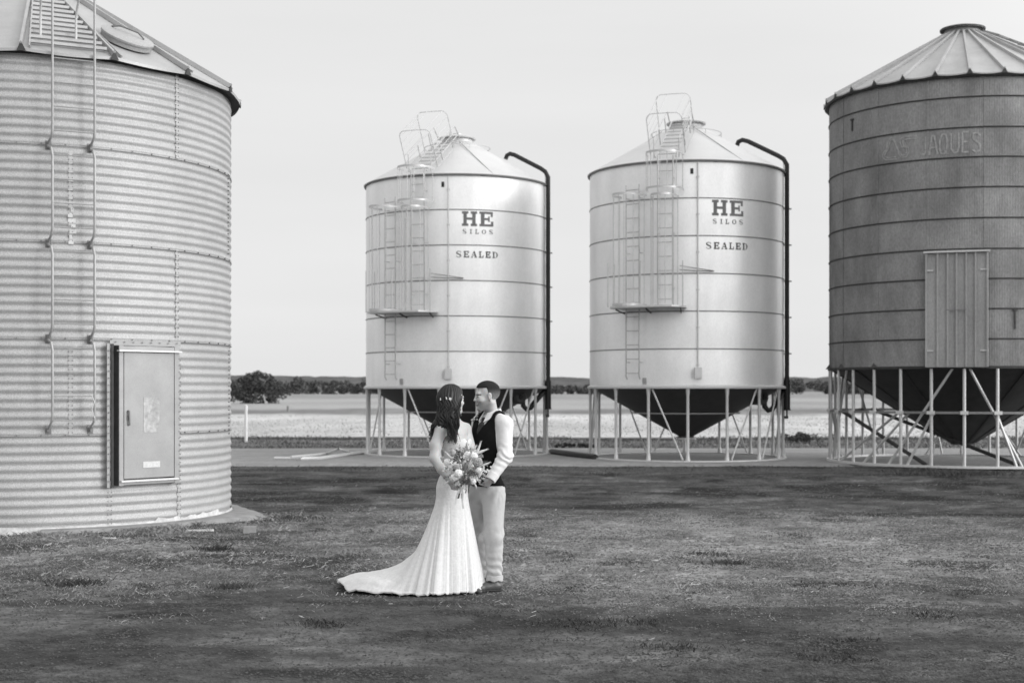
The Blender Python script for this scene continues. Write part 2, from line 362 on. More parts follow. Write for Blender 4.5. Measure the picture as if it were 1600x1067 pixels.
# tufts at the foot of the left silo, and clumps round the old silo ring
az = rng.uniform(D(-60), D(92), 9000); rr = LS[2] + .14 + rng.exponential(.22, 9000)
X_, Y_ = LS[0] + rr * np.sin(az), LS[1] - rr * np.cos(az); kk = clump(X_, Y_, 2.5, 15, .35, .6) > rng.random(9000)
p = np.column_stack([X_[kk], Y_[kk], np.zeros(kk.sum())])
blades('silo_foot_grass', p, rng.uniform(.015, .07, len(p)), rng.uniform(.0012, .003, len(p)), 1.6, M['drygrass'])
pp = []
for (px, py, wx, k, hh_) in ((1500, 741, 1.3, 1500, 1), (1440, 735, .6, 400, 1), (1273, 731, .3, 200, .6), (950, 741, .4, 250, .7), (872, 716, .5, 0, 1), (1030, 783, .18, 160, .6), (333, 860, .2, 300, .7), (120, 912, .22, 400, .7), (365, 918, .2, 260, .6), (1138, 880, .2, 260, .5),
                           (913, 975, .35, 600, .4), (990, 972, .25, 300, .4), (500, 975, .2, 300, .5), (1290, 912, .3, 300, .4), (1310, 1024, .3, 350, .4), (1048, 1012, .25, 300, .4), (1330, 997, .2, 160, .4), (1450, 960, .3, 260, .4), (1110, 868, .25, 200, .5), (460, 810, .4, 300, .6)):
    Y0 = H * F / (py - HOR); X0 = (px - 800) / F * Y0
    pp.append(np.column_stack([X0 + rng.normal(0, wx * .5, k), Y0 + rng.normal(0, wx * .35, k), np.full(k, hh_)]))
p = np.vstack(pp); hf = p[:, 2].copy(); p[:, 2] = tone_h(p[:, 0], p[:, 1])[1]
blades('weeds', p, rng.uniform(.02, .10, len(p)) * hf, rng.uniform(.002, .006, len(p)), 1.3, M['grass'])
# ------------------------------------------------------------------ far things
m = MB(); xs = np.linspace(-1500, 1500, 300); vs = []; fs = []
for i, x in enumerate(xs):
    t = fbm(np.array([x * .0045 + 9]), np.array([.5]), 71, 4)[0]; t2 = fbm(np.array([x * .03]), np.array([2.5]), 72, 3)[0]
    z = 23 + 20 * (t - .5) + 7 * (t2 - .5)
    vs += [(x, 2200, -5), (x, 2350, z * .6), (x, 2500, z + 1.7), (x, 2900, z * .5), (x, 3200, -5)]
for i in range(len(xs) - 1):
    for k in range(4): fs.append((i * 5 + k, i * 5 + 5 + k, i * 5 + 6 + k, i * 5 + 1 + k))
m.add(vs, fs); tag(m.build('hills', M['hill']), kind='structure')
def leaf_cloud(cs, rs, n_per, size, squash=.75):
    """leaf clumps: small random quads near the surface of each sphere"""
    out = []
    for c, r, n in zip(cs, rs, n_per):
        d = rng.normal(size=(n, 3)); d /= np.linalg.norm(d, axis=1)[:, None]; q = r * rng.uniform(.45, 1.08, n) ** .6
        P = np.array(c) + d * q[:, None] * np.array([1, 1, squash]); out.append(P)
    P = np.vstack(out); n = len(P); a = rng.normal(size=(n, 3)); b = rng.normal(size=(n, 3))
    a /= np.linalg.norm(a, axis=1)[:, None]; b -= a * (a * b).sum(1)[:, None]; b /= np.linalg.norm(b, axis=1)[:, None]
    s = (size * rng.uniform(.5, 1.2, n))[:, None]
    Q = np.stack([P - a * s, P - b * s * .6, P + a * s, P + b * s * .6], 1)
    return Q.reshape(-1, 3), np.arange(n * 4).reshape(n, 4)
# woodland belt at the back of the paddocks
cs = []; rs = []
for k in range(1500):
    x = rng.uniform(-330, 330); y = 650 + rng.uniform(0, 60); h0 = .8 + 7.5 * float(fbm(np.array([x * .035]), np.array([0.]), 31, 4)[0])
    if rng.random() < .05: h0 *= 1.4
    r = rng.uniform(1.0, 2.6); z = rng.uniform(.1, 1) * h0; cs.append((x, y, z)); rs.append(r)
V, Fq = leaf_cloud(cs, rs, [46] * len(cs), .75, .8)
tag(np_mesh('woodland', V, Fq, M['leaffar'], smooth=False), kind='stuff')
def tree(name, x, y, lobes, trunk, label, size, n, m_, sc=1):
    t = tag(empty(name, (x, y, 0)), label, 'tree')
    cs = [(a, b, c) for a, b, c, r in lobes]; rs = [r for *_, r in lobes]
    V, Fq = leaf_cloud(cs, rs, [int(n * (r / 1.0) ** 2) for r in rs], size); np_mesh('crown', V, Fq, m_, t, smooth=False)
    mb = MB()
    for pth, r in trunk: mb.tube(pth, r, 8)
    mb.build('trunk', M['bark'], t); return t
# big paddock tree at the edge of the left silo (photo x 345..445, y 573..630)
ty = 190.; s_ = ty / F; X0 = (400 - 800) * s_
lob = []
for (px, py, r) in ((372, 610, 13), (362, 600, 10), (378, 592, 11), (392, 585, 10), (405, 580, 9), (416, 586, 10), (428, 597, 10), (438, 603, 9), (425, 610, 12), (405, 600, 14), (388, 605, 13), (402, 616, 11), (372, 621, 10), (418, 619, 9), (433, 617, 8), (385, 620, 9), (392, 624, 8), (408, 625, 8), (424, 623, 8), (378, 626, 8), (415, 606, 11), (398, 598, 12), (383, 612, 11), (352, 612, 12), (344, 604, 9), (397, 592, 10), (358, 622, 8), (445, 608, 5)):
    for j in range(3):
        lob.append(((px - 400 + rng.normal(0, 3)) * s_, rng.normal(0, 1.6), (626.5 - py + rng.normal(0, 2)) * s_, r * s_ * rng.uniform(.5, .85)))
tr = [([(0, 0, -.1), (-.1, 0, 1.2), (-.25, 0, 2.4), (-.6, 0, 3.5)], [.26, .2, .14, .06]), ([(-.15, 0, 1.3), (.7, .2, 2.3), (1.3, .2, 3.2)], [.16, .12, .05]), ([(2.3, -.3, -.1), (2.2, -.3, 1.2), (2.5, -.3, 2.2)], [.14, .1, .05])]
tree('paddock_tree', X0, ty, lob, tr, 'large dark round-crowned tree in the paddock beside the left silo', .17, 230, M['leaf'])
# low dark bush behind the slab between two silos, low shrub by hose
def bush(px, py, wx, hz, label):
    Y0 = H * F / (py - HOR); b = tag(empty('low_bush', ((px - 800) / F * Y0, Y0, 0)), label, 'bush')
    cs = [(rng.normal(0, wx * .4), rng.normal(0, .25), rng.uniform(.05, hz)) for _ in range(26)]
    V, Fq = leaf_cloud(cs, [hz * .45] * 26, [60] * 26, .035); np_mesh('foliage', V, Fq, M['leaf'], b, smooth=False)
bush(1252, 692, .9, .28, 'low dark bush on the grass edge between the right silos')
bush(905, 700, .8, .12, 'flat dark weed clump beside the second silo slab')
# posts and pipes in the paddock
def post(px, y0, y1, r, label, m_=None, name='marker_post', topcap=True):
    Y0 = H * F / (y1 - HOR); hgt = (y1 - y0) / F * Y0; mb = MB()
    mb.tube([(0, 0, -.1), (0, 0, hgt - .015), (0, 0, hgt)], [r, r, r * .6], 10)
    o = mb.build(name, m_ or M['white']); o.location = ((px - 800) / F * Y0, Y0, 0); tag(o, label, 'post'); return o
post(384.5, 633, 690, .05, 'tall white post in the paddock right of the left silo')
post(823.7, 660, 686, .035, 'thin white post seen between legs of the first hopper silo')
post(1069, 680, 690, .05, 'short white stub post below the second silo hopper tip')
post(450, 634, 643, .10, 'small dark post far out in the left paddock', M['bark'], 'fence_post')
def pole(pts, r, label, name='irrigation_pipe', m_=None):
    P = []
    for (px, py, z) in pts:
        Y0 = (H - z) * F / (py - HOR); P.append(Vector(((px - 800) / F * Y0, Y0, z)))
    o = P[0].copy(); mb = MB(); mb.tube([p - o for p in P], r, 8); ob = mb.build(name, m_ or M['galv']); ob.location = o; tag(ob, label, 'pipe'); return ob
pole([(429, 716, .08), (470, 716.5, .08), (501, 715.5, .08), (540, 710, .09), (575, 705, .1), (592, 702, .11)], .045, 'long pale pipe lying on the slab, its end under the first hopper silo')
pole([(455, 714, .15), (490, 711, .13), (510, 708.5, .10), (529, 701.5, .25), (545, 706, .10)], .035, 'kinked pale pipe with a raised end, lying left of the first hopper silo')
pole([(551, 682, .12), (600, 682, .12), (672, 682, .12)], .05, 'low pale rail along the grass behind the first hopper silo', 'ground_rail')
pole([(893, 683, .12), (960, 683, .12), (1050, 683, .12)], .05, 'low pale rail along the grass behind the second hopper silo', 'ground_rail')
pole([(862, 706, .09), (885, 709, .10), (905, 712, .09), (930, 715, .08)], .09, 'thick black hose lying on slab between the two hopper silos', 'ground_hose', M['black'])
# ------------------------------------------------------------------ hopper silos (one template, one copy)
def hopper_silo():
    cx, cy = S1; t = empty('hopper_silo', (cx, cy, PADZ)); R = RS; z0, z1 = 1.83 - PADZ, 7.16 - PADZ; TI = (z1 - z0) / 6
    A = lambda px, r=R: circ_az(cx, cy, r, px)[0]
    def Zp(py, Y): return H - (py - HOR) / F * Y - PADZ
    # wall: six drums with a small rolled bead between them
    pr = []
    for k in range(6):
        a, b = z0 + k * TI, z0 + (k + 1) * TI; nb = 7
        for j in range(nb + 1):
            u = j / nb; z = a + .012 + (b - a - .024) * u; pr.append((R - .003 + .006 * math.sin(PI * u), z))
    wall = MB().lathe(pr, 144)
    wall.build('wall', M['sheet'], t, ang=60)
    for k in range(1, 6):
        z = z0 + k * TI; MB().lathe([(R - .006, z - .014), (R + .010, z - .010), (R + .014, z), (R + .010, z + .010), (R - .006, z + .014)], 144).build('hoop_band', M['band'], t)
    MB().lathe([(R + .0, z1 - .03), (R + .05, z1 - .035), (R + .06, z1), (R + .02, z1 + .02)], 144).build('eave_rim', M['band'], t)
    MB().lathe([(R - .02, z0 - .05), (R + .055, z0 - .05), (R + .06, z0 - .04), (R + .06, z0 + .0), (R + .005, z0 + .035), (R - .01, z0 + .035)], 144, ).build('bottom_flange', M['galv'], t)
    # roof cone, a seam and the cap
    rc, zc = .43, 8.37 - PADZ
    rf = MB().lathe([(R + .055, z1 - .004), (R, z1 + .03), (R * .6, z1 + .03 + (zc - z1) * .46), (rc - .05, zc)], 144).build('roof', M['roofzinc'], t, ang=60)
    for a in (A(768) + .02, A(768) + 1.6, A(768) - 2.2):
        MB().bar(pol(a, R - .02, z1 + .035), pol(a * .55 - .1 if abs(a) < 1 else a, .6, zc - .08), .012, .012).build('roof_seam', M['band'], rf)
    cap = MB().lathe([(rc - .02, zc - .03), (rc - .02, zc + .09), (rc + .06, zc + .07), (rc + .07, zc + .10), (rc * .7, zc + .17), (.12, zc + .2), (.12, zc + .23), (0.001, zc + .235)], 48).build('roof_cap', M['galv'], t)
    cr = MB(); rr = .88; zr = zc - .17
    cr.tube([pol(a, rr, zr) for a in np.linspace(D(-200), D(140), 60)], .010, 6)
    for a in np.linspace(D(-190), D(130), 7):
        cr.tube([pol(a, rr, zr), pol(a, rr, z1 + (R - rr) / (R - rc) * (zc - z1))], .009, 6)
    cr.build('cap_rail', M['gtube'], t)
    # hopper
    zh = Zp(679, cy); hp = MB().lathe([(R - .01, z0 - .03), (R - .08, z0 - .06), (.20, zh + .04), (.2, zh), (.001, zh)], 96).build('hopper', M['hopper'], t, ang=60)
    MB().lathe([(R * .56, z0 - .06 + (zh - z0) * .455), (R * .56 + .012, z0 - .075 + (zh - z0) * .455), (R * .55, z0 - .09 + (zh - z0) * .46)], 96).build('hopper_seam', M['galv'], hp)
    MB().lathe([(.24, zh), (.26, zh - .02), (.26, zh - .05), (.001, zh - .05)], 24).build('outlet', M['galv'], hp)
    # legs, braces, ring
    off = D(-10.7 + 2.2)
    lr = R - .01
    for k in range(16):
        a = off + k * PI / 8; p0 = pol(a, lr, .02); p1 = pol(a, lr, z0 - .04); mb = MB()
        zz = [.02, .10, .22, z0 - .25, z0 - .12, z0 - .045]; rd = [.062, .05, .036, .036, .048, .055]
        mb.tube([pol(a, lr, z) for z in zz], rd, 12); mb.box(pol(a, lr, .014), (.24, .13, .02), Matrix.Rotation(a, 3, 'Z'))
        mb.build('leg', M['gtube'], t)
    for i, j in ((-1, 0), (2, 1), (4, 5), (3, 2), (5, 4), (7, 6), (8, 9), (-3, -4), (-5, -4), (-6, -7)):
        MB().tube([pol(off + i * PI / 8 + .04 * (1 if j > i else -1), lr, z0 - .06), pol(off + j * PI / 8 - .05 * (1 if j > i else -1), lr, .05)], .021, 8).build('brace', M['gtube'], t)
    MB().lathe([(R - .09, .005), (R - .09, .028), (R + .07, .028), (R + .07, -.002), (R + .0, -.002), (R, .005), (R - .09, .005)], 128).build('base_ring', M['galv'], t)
    # conduit with a box, number plate, tag
    a = A(700.6); mb = MB(); mb.tube([pol(a, R + .035, z) for z in (z1 - .06, z0 + 2, z0 + .45)], .016, 8)
    for k in range(6): mb.box(pol(a, R + .022, z0 + .5 + k * TI), (.07, .05, .03), Matrix.Rotation(a, 3, 'Z'))
    cn = mb.build('conduit', M['galv'], t)
    mb = MB().box(pol(a, R + .05, z0 + .32), (.17, .10, .26), Matrix.Rotation(a, 3, 'Z')); mb.box(pol(a, R + .103, z0 + .33), (.15, .008, .22), Matrix.Rotation(a, 3, 'Z'))
    for k in range(5): mb.box(pol(a - .055, R + .03, z0 + .22 + k * .04), (.04, .03, .012), Matrix.Rotation(a, 3, 'Z'))
    mb.build('control_box', M['galv'], t)
    MB().box(pol(A(692), R + .006, z1 - .26), (.07, .012, .13), Matrix.Rotation(A(692), 3, 'Z')).build('number_plate', M['black'], t)
    mb = MB().box(pol(A(627.5), R + .012, z0 + .13), (.10, .012, .15), Matrix.Rotation(A(627.5), 3, 'Z')); mb.build('warning_plate', M['faded'], t)
    # ladders
    Yf = 35.6; wdt = .36
    def ladder(a, za, zb, name='ladder', step=.335, rise=0):
        off_ = .17; e = Vector((math.cos(a), math.sin(a), 0)); mb = MB(); c = lambda z, s: pol(a, R + off_, z) + e * s * wdt / 2
        for s in (-1, 1):
            mb.tube([c(za, s) - pol(a, .05, 0) + Vector((0, 0, -.0)), c(za + .06, s), c(zb, s)], .017, 8)
            for z in np.arange(za + .4, zb, 1.3): mb.tube([c(z, s), c(z, s) - pol(a, off_ - .005, 0)], .012, 6)
        for z in np.arange(za + .14, zb - .05, step): mb.tube([c(z, -1), c(z, 1)], .011, 6)
        return mb.build(name, M['gtube'], t)
    def cage(a, za, zb, hoops, name='ladder_cage', wc=.70, dp=.72, nbars=7, ex=0.):
        e = Vector((math.cos(a), math.sin(a), 0)); n = pol(a, 1, 0); mb = MB(); b0 = pol(a, R + .10, 0)
        pr = []
        for k in range(17):
            th = -PI * .5 + PI * k / 16; pr.append((math.sin(th) * wc / 2 + ex, .12 + (dp - .12) * math.cos(th) ** .7 if math.cos(th) > 0 else .12))
        pr = [(-wc / 2 + ex, 0)] + pr + [(wc / 2 + ex, 0)]
        for z in hoops:
            vs = []; fs = []
            for k, (u, v) in enumerate(pr):
                q = b0 + e * u + n * v; q2 = b0 + e * u * .985 + n * (v - .006); vs += [q + Vector((0, 0, z - .025)), q + Vector((0, 0, z + .025)), q2 + Vector((0, 0, z + .025)), q2 + Vector((0, 0, z - .025))]
            for k in range(len(pr) - 1):
                for j in range(4): fs.append((k * 4 + j, k * 4 + (j + 1) % 4, k * 4 + 4 + (j + 1) % 4, k * 4 + 4 + j))
            mb.add(vs, fs)
        for k in np.linspace(1, len(pr) - 2, nbars).astype(int):
            u, v = pr[k]; q = b0 + e * u * .97 + n * (v - .012); mb.tube([q + Vector((0, 0, za)), q + Vector((0, 0, zb))], .009, 6)
        return mb.build(name, M['gtube'], t)
    aL = A(617); aU = A(657)
    zb0 = Zp(593, Yf); zp = Zp(487, Yf); zm = Zp(322, Yf)
    ladder(aL, zb0, zm + .28); ladder(aU, zp + .04, z1 + .10)
    cage(aL, zp + .04, zm, (zp + .05, zm)); cage(aU, zp + .04, zm - .06, (zm - .06,), wc=.62); cage(aU, zm + .10, z1 + .12, (zm + .10, z1 + .12), wc=.86)
    for (zz, a0, a1, dp) in ((zp, aL - .19, aU + .19, .74),):
        mb = MB(); th = np.linspace(a0, a1, 14); vs = []; fs = []
        for k, a in enumerate(th):
            u = k / 13; d_ = dp * (min(1, 1.0) if .12 < u < .88 else .75 if .02 < u < .98 else .45)
            for z in (zz - .03, zz + .012): vs += [pol(a, R + .015, z), pol(a, R + .015 + d_, z)]
        for k in range(13):
            q = k * 4; fs += [(q, q + 1, q + 5, q + 4), (q + 2, q + 6, q + 7, q + 3), (q + 1, q + 3, q + 7, q + 5), (q, q + 4, q + 6, q + 2)]
        fs += [(0, 2, 3, 1), (13 * 4, 13 * 4 + 1, 13 * 4 + 3, 13 * 4 + 2)]
        mb.add(vs, fs); pl = mb.build('platform', M['galv'], t, smooth=False)
        if zz > zp + 1: continue
        for a in (a0 + .05, (a0 + a1) / 2, a1 - .05): MB().bar(pol(a, R, zz - .13), pol(a, R + dp * .45, zz - .045), .02, .03).build('bracket', M['dark'], pl)
    # railing uprights of the platform
    mb = MB()
    for a, r in ((aL - .17, .3), (aL - .13, .66), (aU + .16, .5), ((aL + aU) / 2, .68), ((aL + aU) / 2 + .03, .2)):
        mb.tube([pol(a, R + r, zp), pol(a, R + r, zp + 1.05 + (1.3 if r < .25 else 0))], .015, 6)
    mb.build('guard_post', M['gtube'], t)
    mb = MB(); a = A(675); mb.tube([pol(a, R + .12, Zp(433, Yf)), pol(A(700), R + .08, Zp(434.5, Yf)), pol(A(724), R + .03, Zp(434.7, Yf))], .010, 6); mb.tube([pol(a, R + .12, Zp(427, Yf)), pol(A(724), R + .03, Zp(434, Yf))], .008, 6)
    mb.build('lever_rod', M['band'], t)
    # roof ladder with cage, in the radial plane of the upper ladder
    sl = math.atan2(zc - z1, R - rc); e = Vector((math.cos(aU), math.sin(aU), 0)); rd_ = pol(aU, 1, 0)
    up = Vector((0, 0, math.cos(sl))) + rd_ * math.sin(sl)
    def rp(r, s, h): return pol(aU, r, z1 + .03 + (R - r) / (R - rc) * (zc - z1)) + e * s + up * h
    mb = MB()
    for s in (-.24, .24):
        mb.tube([rp(R + .10, s, .12), rp(rc + .15, s, .12)], .015, 8)
    for r in np.linspace(R - .05, rc + .3, 9): mb.tube([rp(r, -.24, .12), rp(r, .24, .12)], .012, 6)
    mb.build('roof_ladder', M['gtube'], t)
    mb = MB()
    for s in (.30, -.30):
        mb.tube([rp(R - .0, s, .05), rp(R - .15, s, .45), rp(rc + .25, s, .45), rp(rc + .1, s, .05)], .013, 6)
        for r in (R * .7, R * .42): mb.tube([rp(r, s, .45), rp(r, s, 0)], .012, 6)
    mb.build('roof_handrail', M['gtube'], t)
    mb = MB(); prf = []
    for k in range(0, 6): prf.append((-.42, .08 + .17 * k))
    for k in range(1, 6): th = PI - PI / 2 * k / 6; prf.append((-.26 + .16 * math.cos(th), .93 + .16 * math.sin(th)))
    prf += [(-.12, 1.09), (.12, 1.09)] + [(.26 + .16 * math.cos(PI / 2 * (1 - k / 6)), .93 + .16 * math.sin(PI / 2 * (1 - k / 6))) for k in range(1, 6)]
    for k in range(5, -1, -1): prf.append((.42, .08 + .17 * k))
    for r in (2.28, 1.18): mb.tube([rp(r, u, v) for u, v in prf], .0085, 6)
    for k in [0, 1, 2, 3, 4, 5, 9, 11, 13 if len(prf) > 13 else 12, 17, 18, 19, 20, 21, len(prf) - 1]:
        if k < len(prf): u, v = prf[k]; mb.tube([rp(2.28, u, v), rp(1.18, u, v)], .009, 6)
    mb.build('roof_cage', M['gtube'], t)
    # black fill pipe, down the right side
    aP = D(82); rp_ = R + .085
    pts = [PX(790, 249, cy), PX(792.3, 243, cy), PX(797, 240.5, cy - .1), PX(804, 242.5, cy - .2), PX(845, 263.5, cy - .5), PX(852, 268.5, cy - .6), PX(856.4, 277, cy - .65)]
    pts = [p - Vector((cx, cy, PADZ)) for p in pts]; ex = pts[-1].x; ey = pts[-1].y
    pts += [Vector((ex, ey, z)) for z in (6.8, 5.0, 3.0, 1.72)]
    MB().tube(pts, .058, 12).build('fill_pipe', M['black'], t)
    mb = MB(); mb.tube([Vector((ex, ey, 1.95)), Vector((ex, ey, 1.22))], .082, 12); mb.tube([Vector((ex, ey, 1.22)), Vector((ex, ey, 1.19))], .095, 12)
    mb.build('pipe_sleeve', M['black'], t)
    for z in (6.2, 5.3, 4.4, 3.5, 2.6): MB().box((ex + .02, ey, z), (.18, .06, .03)).build('pipe_clip', M['band'], t)
    mb = MB(); mb.tube([Vector((ex, ey, 1.19)), Vector((ex, ey, 1.0))], .02, 8); mb.tube([Vector((ex - .06, ey, 1.02)), Vector((ex + .03, ey, 1.02))], .035, 8); mb.build('drain_tap', M['dark'], t)
    st = MB(); st.tube([pts[5] + Vector((0, 0, -.02)), pol(aP - .12, R, z1)], .012, 6); st.build('pipe_stay', M['galv'], t)
    # aeration fan and hose
    fc = PX(809, 620, cy - 1.15) - Vector((cx, cy, PADZ)); mb = MB(); ax = Vector((.5, -.8, 0)).normalized()
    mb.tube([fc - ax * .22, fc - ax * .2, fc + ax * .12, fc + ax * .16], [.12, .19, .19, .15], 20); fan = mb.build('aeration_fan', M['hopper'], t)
    MB().tube([fc + ax * .15, fc + ax * .2], [.07, .05], 14).build('fan_hub', M['black'], fan)
    hp_ = [PX(x, y, cy - d) - Vector((cx, cy, PADZ)) for x, y, d in ((817, 625, 1.1), (817.5, 634, 1.1), (823, 639.5, 1.1), (829, 637, 1.1), (834, 630, 1.05), (842, 621, .9), (849, 613, .7), (855, 607, .4))]
    MB().tube(hp_, .066, 12).build('air_hose', M['black'], t)
    # lettering, laid as thin strokes on the wall
    zt = lambda py: Zp(py, 35.66)
    def stroke_rect(mb, a, zc_, x0, x1, y0, y1, k): # x in metres along wall, y up
        n = max(1, int((x1 - x0) / .05)); vs = []; fs = []
        for i in range(n + 1):
            x = x0 + (x1 - x0) * i / n
            for y in (y0, y1):
                for r in (R + .002, R + .0085 + k * .0004): vs.append(pol(a + x / R, r, zc_ + y))
        for i in range(n):
            q = i * 4; fs += [(q + 1, q + 5, q + 7, q + 3), (q, q + 1, q + 3, q + 2) if i == 0 else (q + 1, q + 5, q + 7, q + 3), (q + 3, q + 7, q + 6, q + 2), (q, q + 4, q + 5, q + 1)]
        fs = list(dict.fromkeys(fs)); q = n * 4; fs.append((q, q + 2, q + 3, q + 1)); mb.add(vs, fs)
    GL = {  # rectangles in a unit box, and curve strokes (points, widths)
        'H': ([(0, .42, 0, .16), (0, .42, .84, 1), (.10, .32, .16, .84), (.58, 1, 0, .16), (.58, 1, .84, 1), (.68, .90, .16, .84), (.32, .68, .42, .58)], []),
        'E': ([(0, .95, 0, .15), (0, .92, .85, 1), (.10, .34, .15, .85), (.34, .66, .43, .57), (.80, .95, .15, .34), (.78, .92, .66, .85), (.60, .70, .32, .68)], []),
        'I': ([(.0, .5, 0, .13), (.0, .5, .87, 1), (.14, .36, .13, .87)], []),
        'L': ([(0, .85, 0, .13), (0, .5, .87, 1), (.12, .34, .13, .87), (.72, .85, .13, .38)], []),
        'S': ([], [([(.86, .74), (.80, .92), (.5, .97), (.2, .9), (.14, .74), (.26, .6), (.5, .52), (.74, .42), (.86, .27), (.78, .1), (.48, .03), (.2, .1), (.12, .28)], [.10, .12, .11, .16, .22, .26, .26, .26, .22, .16, .11, .12, .10])]),
        'O': ([], [([(.5 + .40 * math.cos(2 * PI * k / 16), .5 + .44 * math.sin(2 * PI * k / 16)) for k in range(17)], [.10 + .14 * abs(math.cos(2 * PI * k / 16)) for k in range(17)])]),
        'D': ([(0, .5, 0, .11), (0, .5, .89, 1), (.12, .34, .11, .89)], [([(.5, .945), (.72, .86), (.86, .66), (.9, .5), (.86, .34), (.72, .14), (.5, .055)], [.11, .14, .2, .22, .2, .14, .11])]),
        'A': ([(-.04, .32, 0, .1), (.6, 1.06, 0, .1), (.3, .7, .30, .39)], [([(.14, .1), (.46, .96)], [.08, .10]), ([(.52, .98), (.86, .1)], [.22, .24])]),
    }
    def word(mt, par, txt, px0, px1, py0, py1, k0=0, gap=.28, wf=None):
        za, zb_ = zt(py1), zt(py0); hgt = zb_ - za; a0 = A(px0); a1 = A(px1); Wt = (a1 - a0) * R
        wid = {'I': .5, 'L': .85, 'A': 1.02, 'H': 1., 'E': .95, 'S': 1., 'O': 1, 'D': .95}
        tot = sum(wid[c] for c in txt) + gap * (len(txt) - 1); u = Wt / tot; x = 0; k = k0
        for c in txt:
            mb = MB(); rects, curves = GL[c]
            for (x0, x1, y0, y1) in rects: stroke_rect(mb, a0, za, (x + x0) * u, (x + x1) * u, y0 * hgt, y1 * hgt, k % 6); k += 1
            for pts_, ws in curves:
                vs = []; fs = []; n = len(pts_)
                for i, (x_, y_) in enumerate(pts_):
                    xa, ya = pts_[max(i - 1, 0)]; xb, yb = pts_[min(i + 1, n - 1)]
                    if abs(pts_[0][0] - pts_[-1][0]) < 1e-6 and i in (0, n - 1): xa, ya = pts_[-2]; xb, yb = pts_[1]
                    tx, ty_ = (xb - xa) * u, (yb - ya) * hgt; l = math.hypot(tx, ty_); nx, ny = -ty_ / l, tx / l; hw = ws[i] * u / 2
                    for s in (-1, 1):
                        vs.append(pol(a0 + ((x + x_) * u + nx * s * hw) / R, R + .0085 + (k % 6) * .0004, za + y_ * hgt + ny * s * hw * (.8)))
                for i in range(n - 1): fs.append((2 * i, 2 * i + 1, 2 * i + 3, 2 * i + 2))
                mb.add(vs, fs); k += 1
            x += wid[c] + gap; mb.build('letter', mt, par, smooth=False)
    le = [empty('lettering', (0, 0, 0)) for _ in range(3)]
    for q in le: q.parent = t
    word(M['ink'], le[0], 'HE', 721.7, 770.5, 330, 353, gap=.16); word(M['ink'], le[1], 'SILOS', 722.5, 770, 358, 365.2, gap=.75); word(M['ink2'], le[2], 'SEALED', 712.3, 777, 392.2, 402.3, gap=.38)
    return t
hs = hopper_silo()
tag(hs, 'smooth zinc hopper silo with caged ladder, standing behind the couple', 'silo', 'smooth hopper silos on the slab')
h2 = copy_tree(hs); h2.location = (S2[0], S2[1], PADZ); h2.rotation_euler = (0, 0, D(2.5))
tag(h2, 'smooth zinc hopper silo with caged ladder, next to the old ribbed silo', 'silo', 'smooth hopper silos on the slab')

